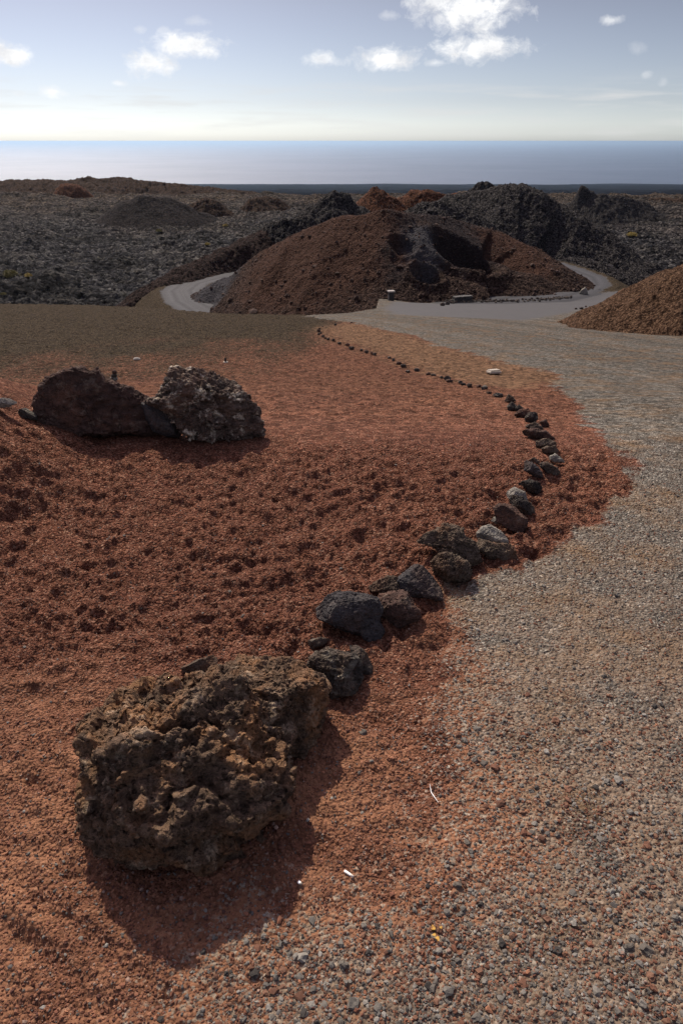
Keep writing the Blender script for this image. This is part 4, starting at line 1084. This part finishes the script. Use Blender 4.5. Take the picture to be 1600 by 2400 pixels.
# ------------------------------------------------------------------ haze
def haze():
    X, Y0, Y1, z0, z1 = 425000, -2000, 425000, -440, 3.2
    V = [(x, y, z) for z in (z0, z1) for y in (Y0, Y1) for x in (-X, X)]
    Fc = [(0, 2, 3, 1), (4, 5, 7, 6), (0, 1, 5, 4), (2, 6, 7, 3), (0, 4, 6, 2), (1, 3, 7, 5)]
    m = bpy.data.materials.new('haze'); m.use_nodes = True; nt = m.node_tree; nt.nodes.clear()
    v = nt.nodes.new('ShaderNodeVolumePrincipled'); o = nt.nodes.new('ShaderNodeOutputMaterial')
    v.inputs['Color'].default_value = (.50, .69, .86, 1); v.inputs['Density'].default_value = 2.6e-5; v.inputs['Anisotropy'].default_value = .75
    nt.links.new(v.outputs[0], o.inputs['Volume'])
    ob = mesh_obj('haze', V, Fc, m, smooth=False); ob['kind'] = 'stuff'; ob['label'] = 'thin blue sea haze'
haze()

# ------------------------------------------------------------------ sky and sun
def sky():
    w = bpy.data.worlds.new('World'); scene.world = w
    t = NT('', world=w)
    st = t.n('ShaderNodeTexSky', sky_type='NISHITA', sun_disc=False, sun_elevation=SUNEL, sun_rotation=-SUNAZ, altitude=400, air_density=1.0, dust_density=.5, ozone_density=1.5)
    V0 = t.n('ShaderNodeTexCoord').outputs['Generated']
    e0 = t.math('ARCSINE', t.n('ShaderNodeSeparateXYZ', i={0: V0}).outputs[2])
    hz = t.ramp(t.math('DIVIDE', t.math('ADD', e0, .02), .42), [(.0476, (.205, .232, .285)), (.066, (.236, .262, .318)), (.09, (.245, .265, .316)), (.15, (.212, .218, .258)), (.38, (.186, .169, .184)), (.42, (.18, .16, .165)), (.75, (.84, .60, .55))])  # sky tint by elevation; unseen upper sky brightened and warmed to fill shade
    dt_ = t.n('ShaderNodeVectorMath', operation='DOT_PRODUCT', i={0: V0, 1: (-math.sin(SUNAZ) * math.cos(SUNEL), math.cos(SUNAZ) * math.cos(SUNEL), math.sin(SUNEL))}).outputs['Value']
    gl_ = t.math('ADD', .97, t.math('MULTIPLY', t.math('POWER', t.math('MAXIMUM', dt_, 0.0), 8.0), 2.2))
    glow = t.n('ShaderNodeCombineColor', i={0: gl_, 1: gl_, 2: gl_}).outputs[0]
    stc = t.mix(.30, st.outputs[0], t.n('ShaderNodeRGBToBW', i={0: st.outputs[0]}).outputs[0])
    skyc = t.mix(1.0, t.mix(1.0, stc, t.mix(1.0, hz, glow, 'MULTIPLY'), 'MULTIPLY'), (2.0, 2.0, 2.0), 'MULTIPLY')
    V = t.n('ShaderNodeTexCoord').outputs['Generated']
    s = t.n('ShaderNodeSeparateXYZ', i={0: V})
    az = t.math('ARCTAN2', s.outputs[0], s.outputs[1]); el = t.math('ARCSINE', s.outputs[2])
    A = t.n('ShaderNodeCombineXYZ', i={0: az, 1: t.math('MULTIPLY', el, 1.35), 2: 0.0}).outputs[0]
    n1 = t.noise(A, 42, 9, .68, .4); n2 = t.noise(A, 14, 4, .5)
    nn = t.math('ADD', t.math('MULTIPLY', t.math('SUBTRACT', n1, .5), 2.3), t.math('MULTIPLY', t.math('SUBTRACT', n2, .5), .8))
    def ang(px, py):
        d = ray(*D2(px, py)); return math.atan2(d[0], d[1]), math.asin(d[2])
    total = None
    for cx, cy, hw, hh, k in [(1080, 25, 115, 60, 1), (1105, 108, 105, 34, 1), (1000, 0, 70, 30, .9), (890, 135, 85, 30, 1), (735, 136, 48, 20, .75), (995, 145, 24, 10, .6), (430, 104, 88, 30, .95), (342, 143, 58, 32, .95),
                              (28, 128, 46, 26, 1), (-20, 120, 50, 30, 1), (121, 210, 30, 16, .85), (272, 191, 17, 8, .6), (45, 216, 18, 9, .45), (1405, 46, 33, 13, .62), (1482, 172, 13, 9, .35), (1523, 188, 11, 11, .3), (1462, 110, 22, 15, .22),
                              (320, 68, 16, 11, .4), (375, 70, 14, 10, .4), (890, 35, 25, 12, .4), (450, 48, 28, 12, .35)]:
        a0, e0 = ang(cx, cy); a1, _ = ang(cx + hw, cy); _, e1 = ang(cx, cy - hh)
        dx = t.math('DIVIDE', t.math('SUBTRACT', az, a0), abs(a1 - a0)); dy = t.math('DIVIDE', t.math('SUBTRACT', el, e0), abs(e1 - e0))
        r = t.math('SQRT', t.math('ADD', t.math('MULTIPLY', dx, dx), t.math('MULTIPLY', dy, dy)))
        v = t.math('MULTIPLY', t.math('SUBTRACT', 1.15, r), 1.0)
        v = t.math('ADD', v, nn)
        v = t.math('MULTIPLY', t.math('MULTIPLY', v, 1.25, clamp=True), k)
        total = v if total is None else t.math('MAXIMUM', total, v)
    # streaky veil
    B = t.n('ShaderNodeCombineXYZ', i={0: az, 1: t.math('MULTIPLY', el, 11.0), 2: 3.0}).outputs[0]
    veil = t.ramp(t.noise(B, 7, 6, .55), [(.48, 0.0), (.75, 1.0)])
    _, e2 = ang(800, 232); band = t.math('EXPONENT', t.math('MULTIPLY', t.math('POWER', t.math('DIVIDE', t.math('SUBTRACT', el, e2), .016), 2.0), -1.0))
    _, e3 = ang(800, 290); band2 = t.math('EXPONENT', t.math('MULTIPLY', t.math('POWER', t.math('DIVIDE', t.math('SUBTRACT', el, e3), .014), 2.0), -1.0))
    veil = t.math('MULTIPLY', t.gray(veil), t.math('ADD', t.math('MULTIPLY', band, .8), t.math('MULTIPLY', band2, .6)))
    sm = t.ramp(total, [(.0, 0.0), (.5, .38), (1.0, 1.0)])
    # cloud brightness: light and shaded parts painted in by noise
    cloud = t.mix(t.ramp(t.noise(A, 30, 5, .6), [(.35, 0.0), (.65, 1.0)]), (5.0, 5.05, 5.2), (6.9, 6.9, 6.85))
    c = t.mix(veil, skyc, (4.45, 4.45, 4.45))
    c = t.mix(t.gray(sm), c, cloud)
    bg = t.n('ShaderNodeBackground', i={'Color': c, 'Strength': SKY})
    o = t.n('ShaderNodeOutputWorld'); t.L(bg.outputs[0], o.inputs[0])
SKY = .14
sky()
sd = bpy.data.lights.new('sun', 'SUN'); sd.energy = 5.0; sd.angle = R(.53); sd.color = (1, .91, .77)
so = bpy.data.objects.new('sun', sd); COL.objects.link(so)
sdir = Vector((-math.sin(SUNAZ) * math.cos(SUNEL), math.cos(SUNAZ) * math.cos(SUNEL), math.sin(SUNEL)))
so.rotation_euler = (-sdir).to_track_quat('-Z', 'Y').to_euler()
so.location = (0, 0, 30)

scene.view_settings.view_transform = 'Standard'; scene.view_settings.look = 'None'
scene.view_settings.exposure = .28; scene.view_settings.gamma = 1
scene.cycles.max_bounces = 5; scene.cycles.diffuse_bounces = 3; scene.cycles.volume_bounces = 0
scene.cycles.use_denoising = True
try:
    scene.cycles.denoiser = 'OPENIMAGEDENOISE'; scene.cycles.denoising_input_passes = 'RGB_ALBEDO_NORMAL'; scene.cycles.denoising_prefilter = 'ACCURATE'
except Exception: pass
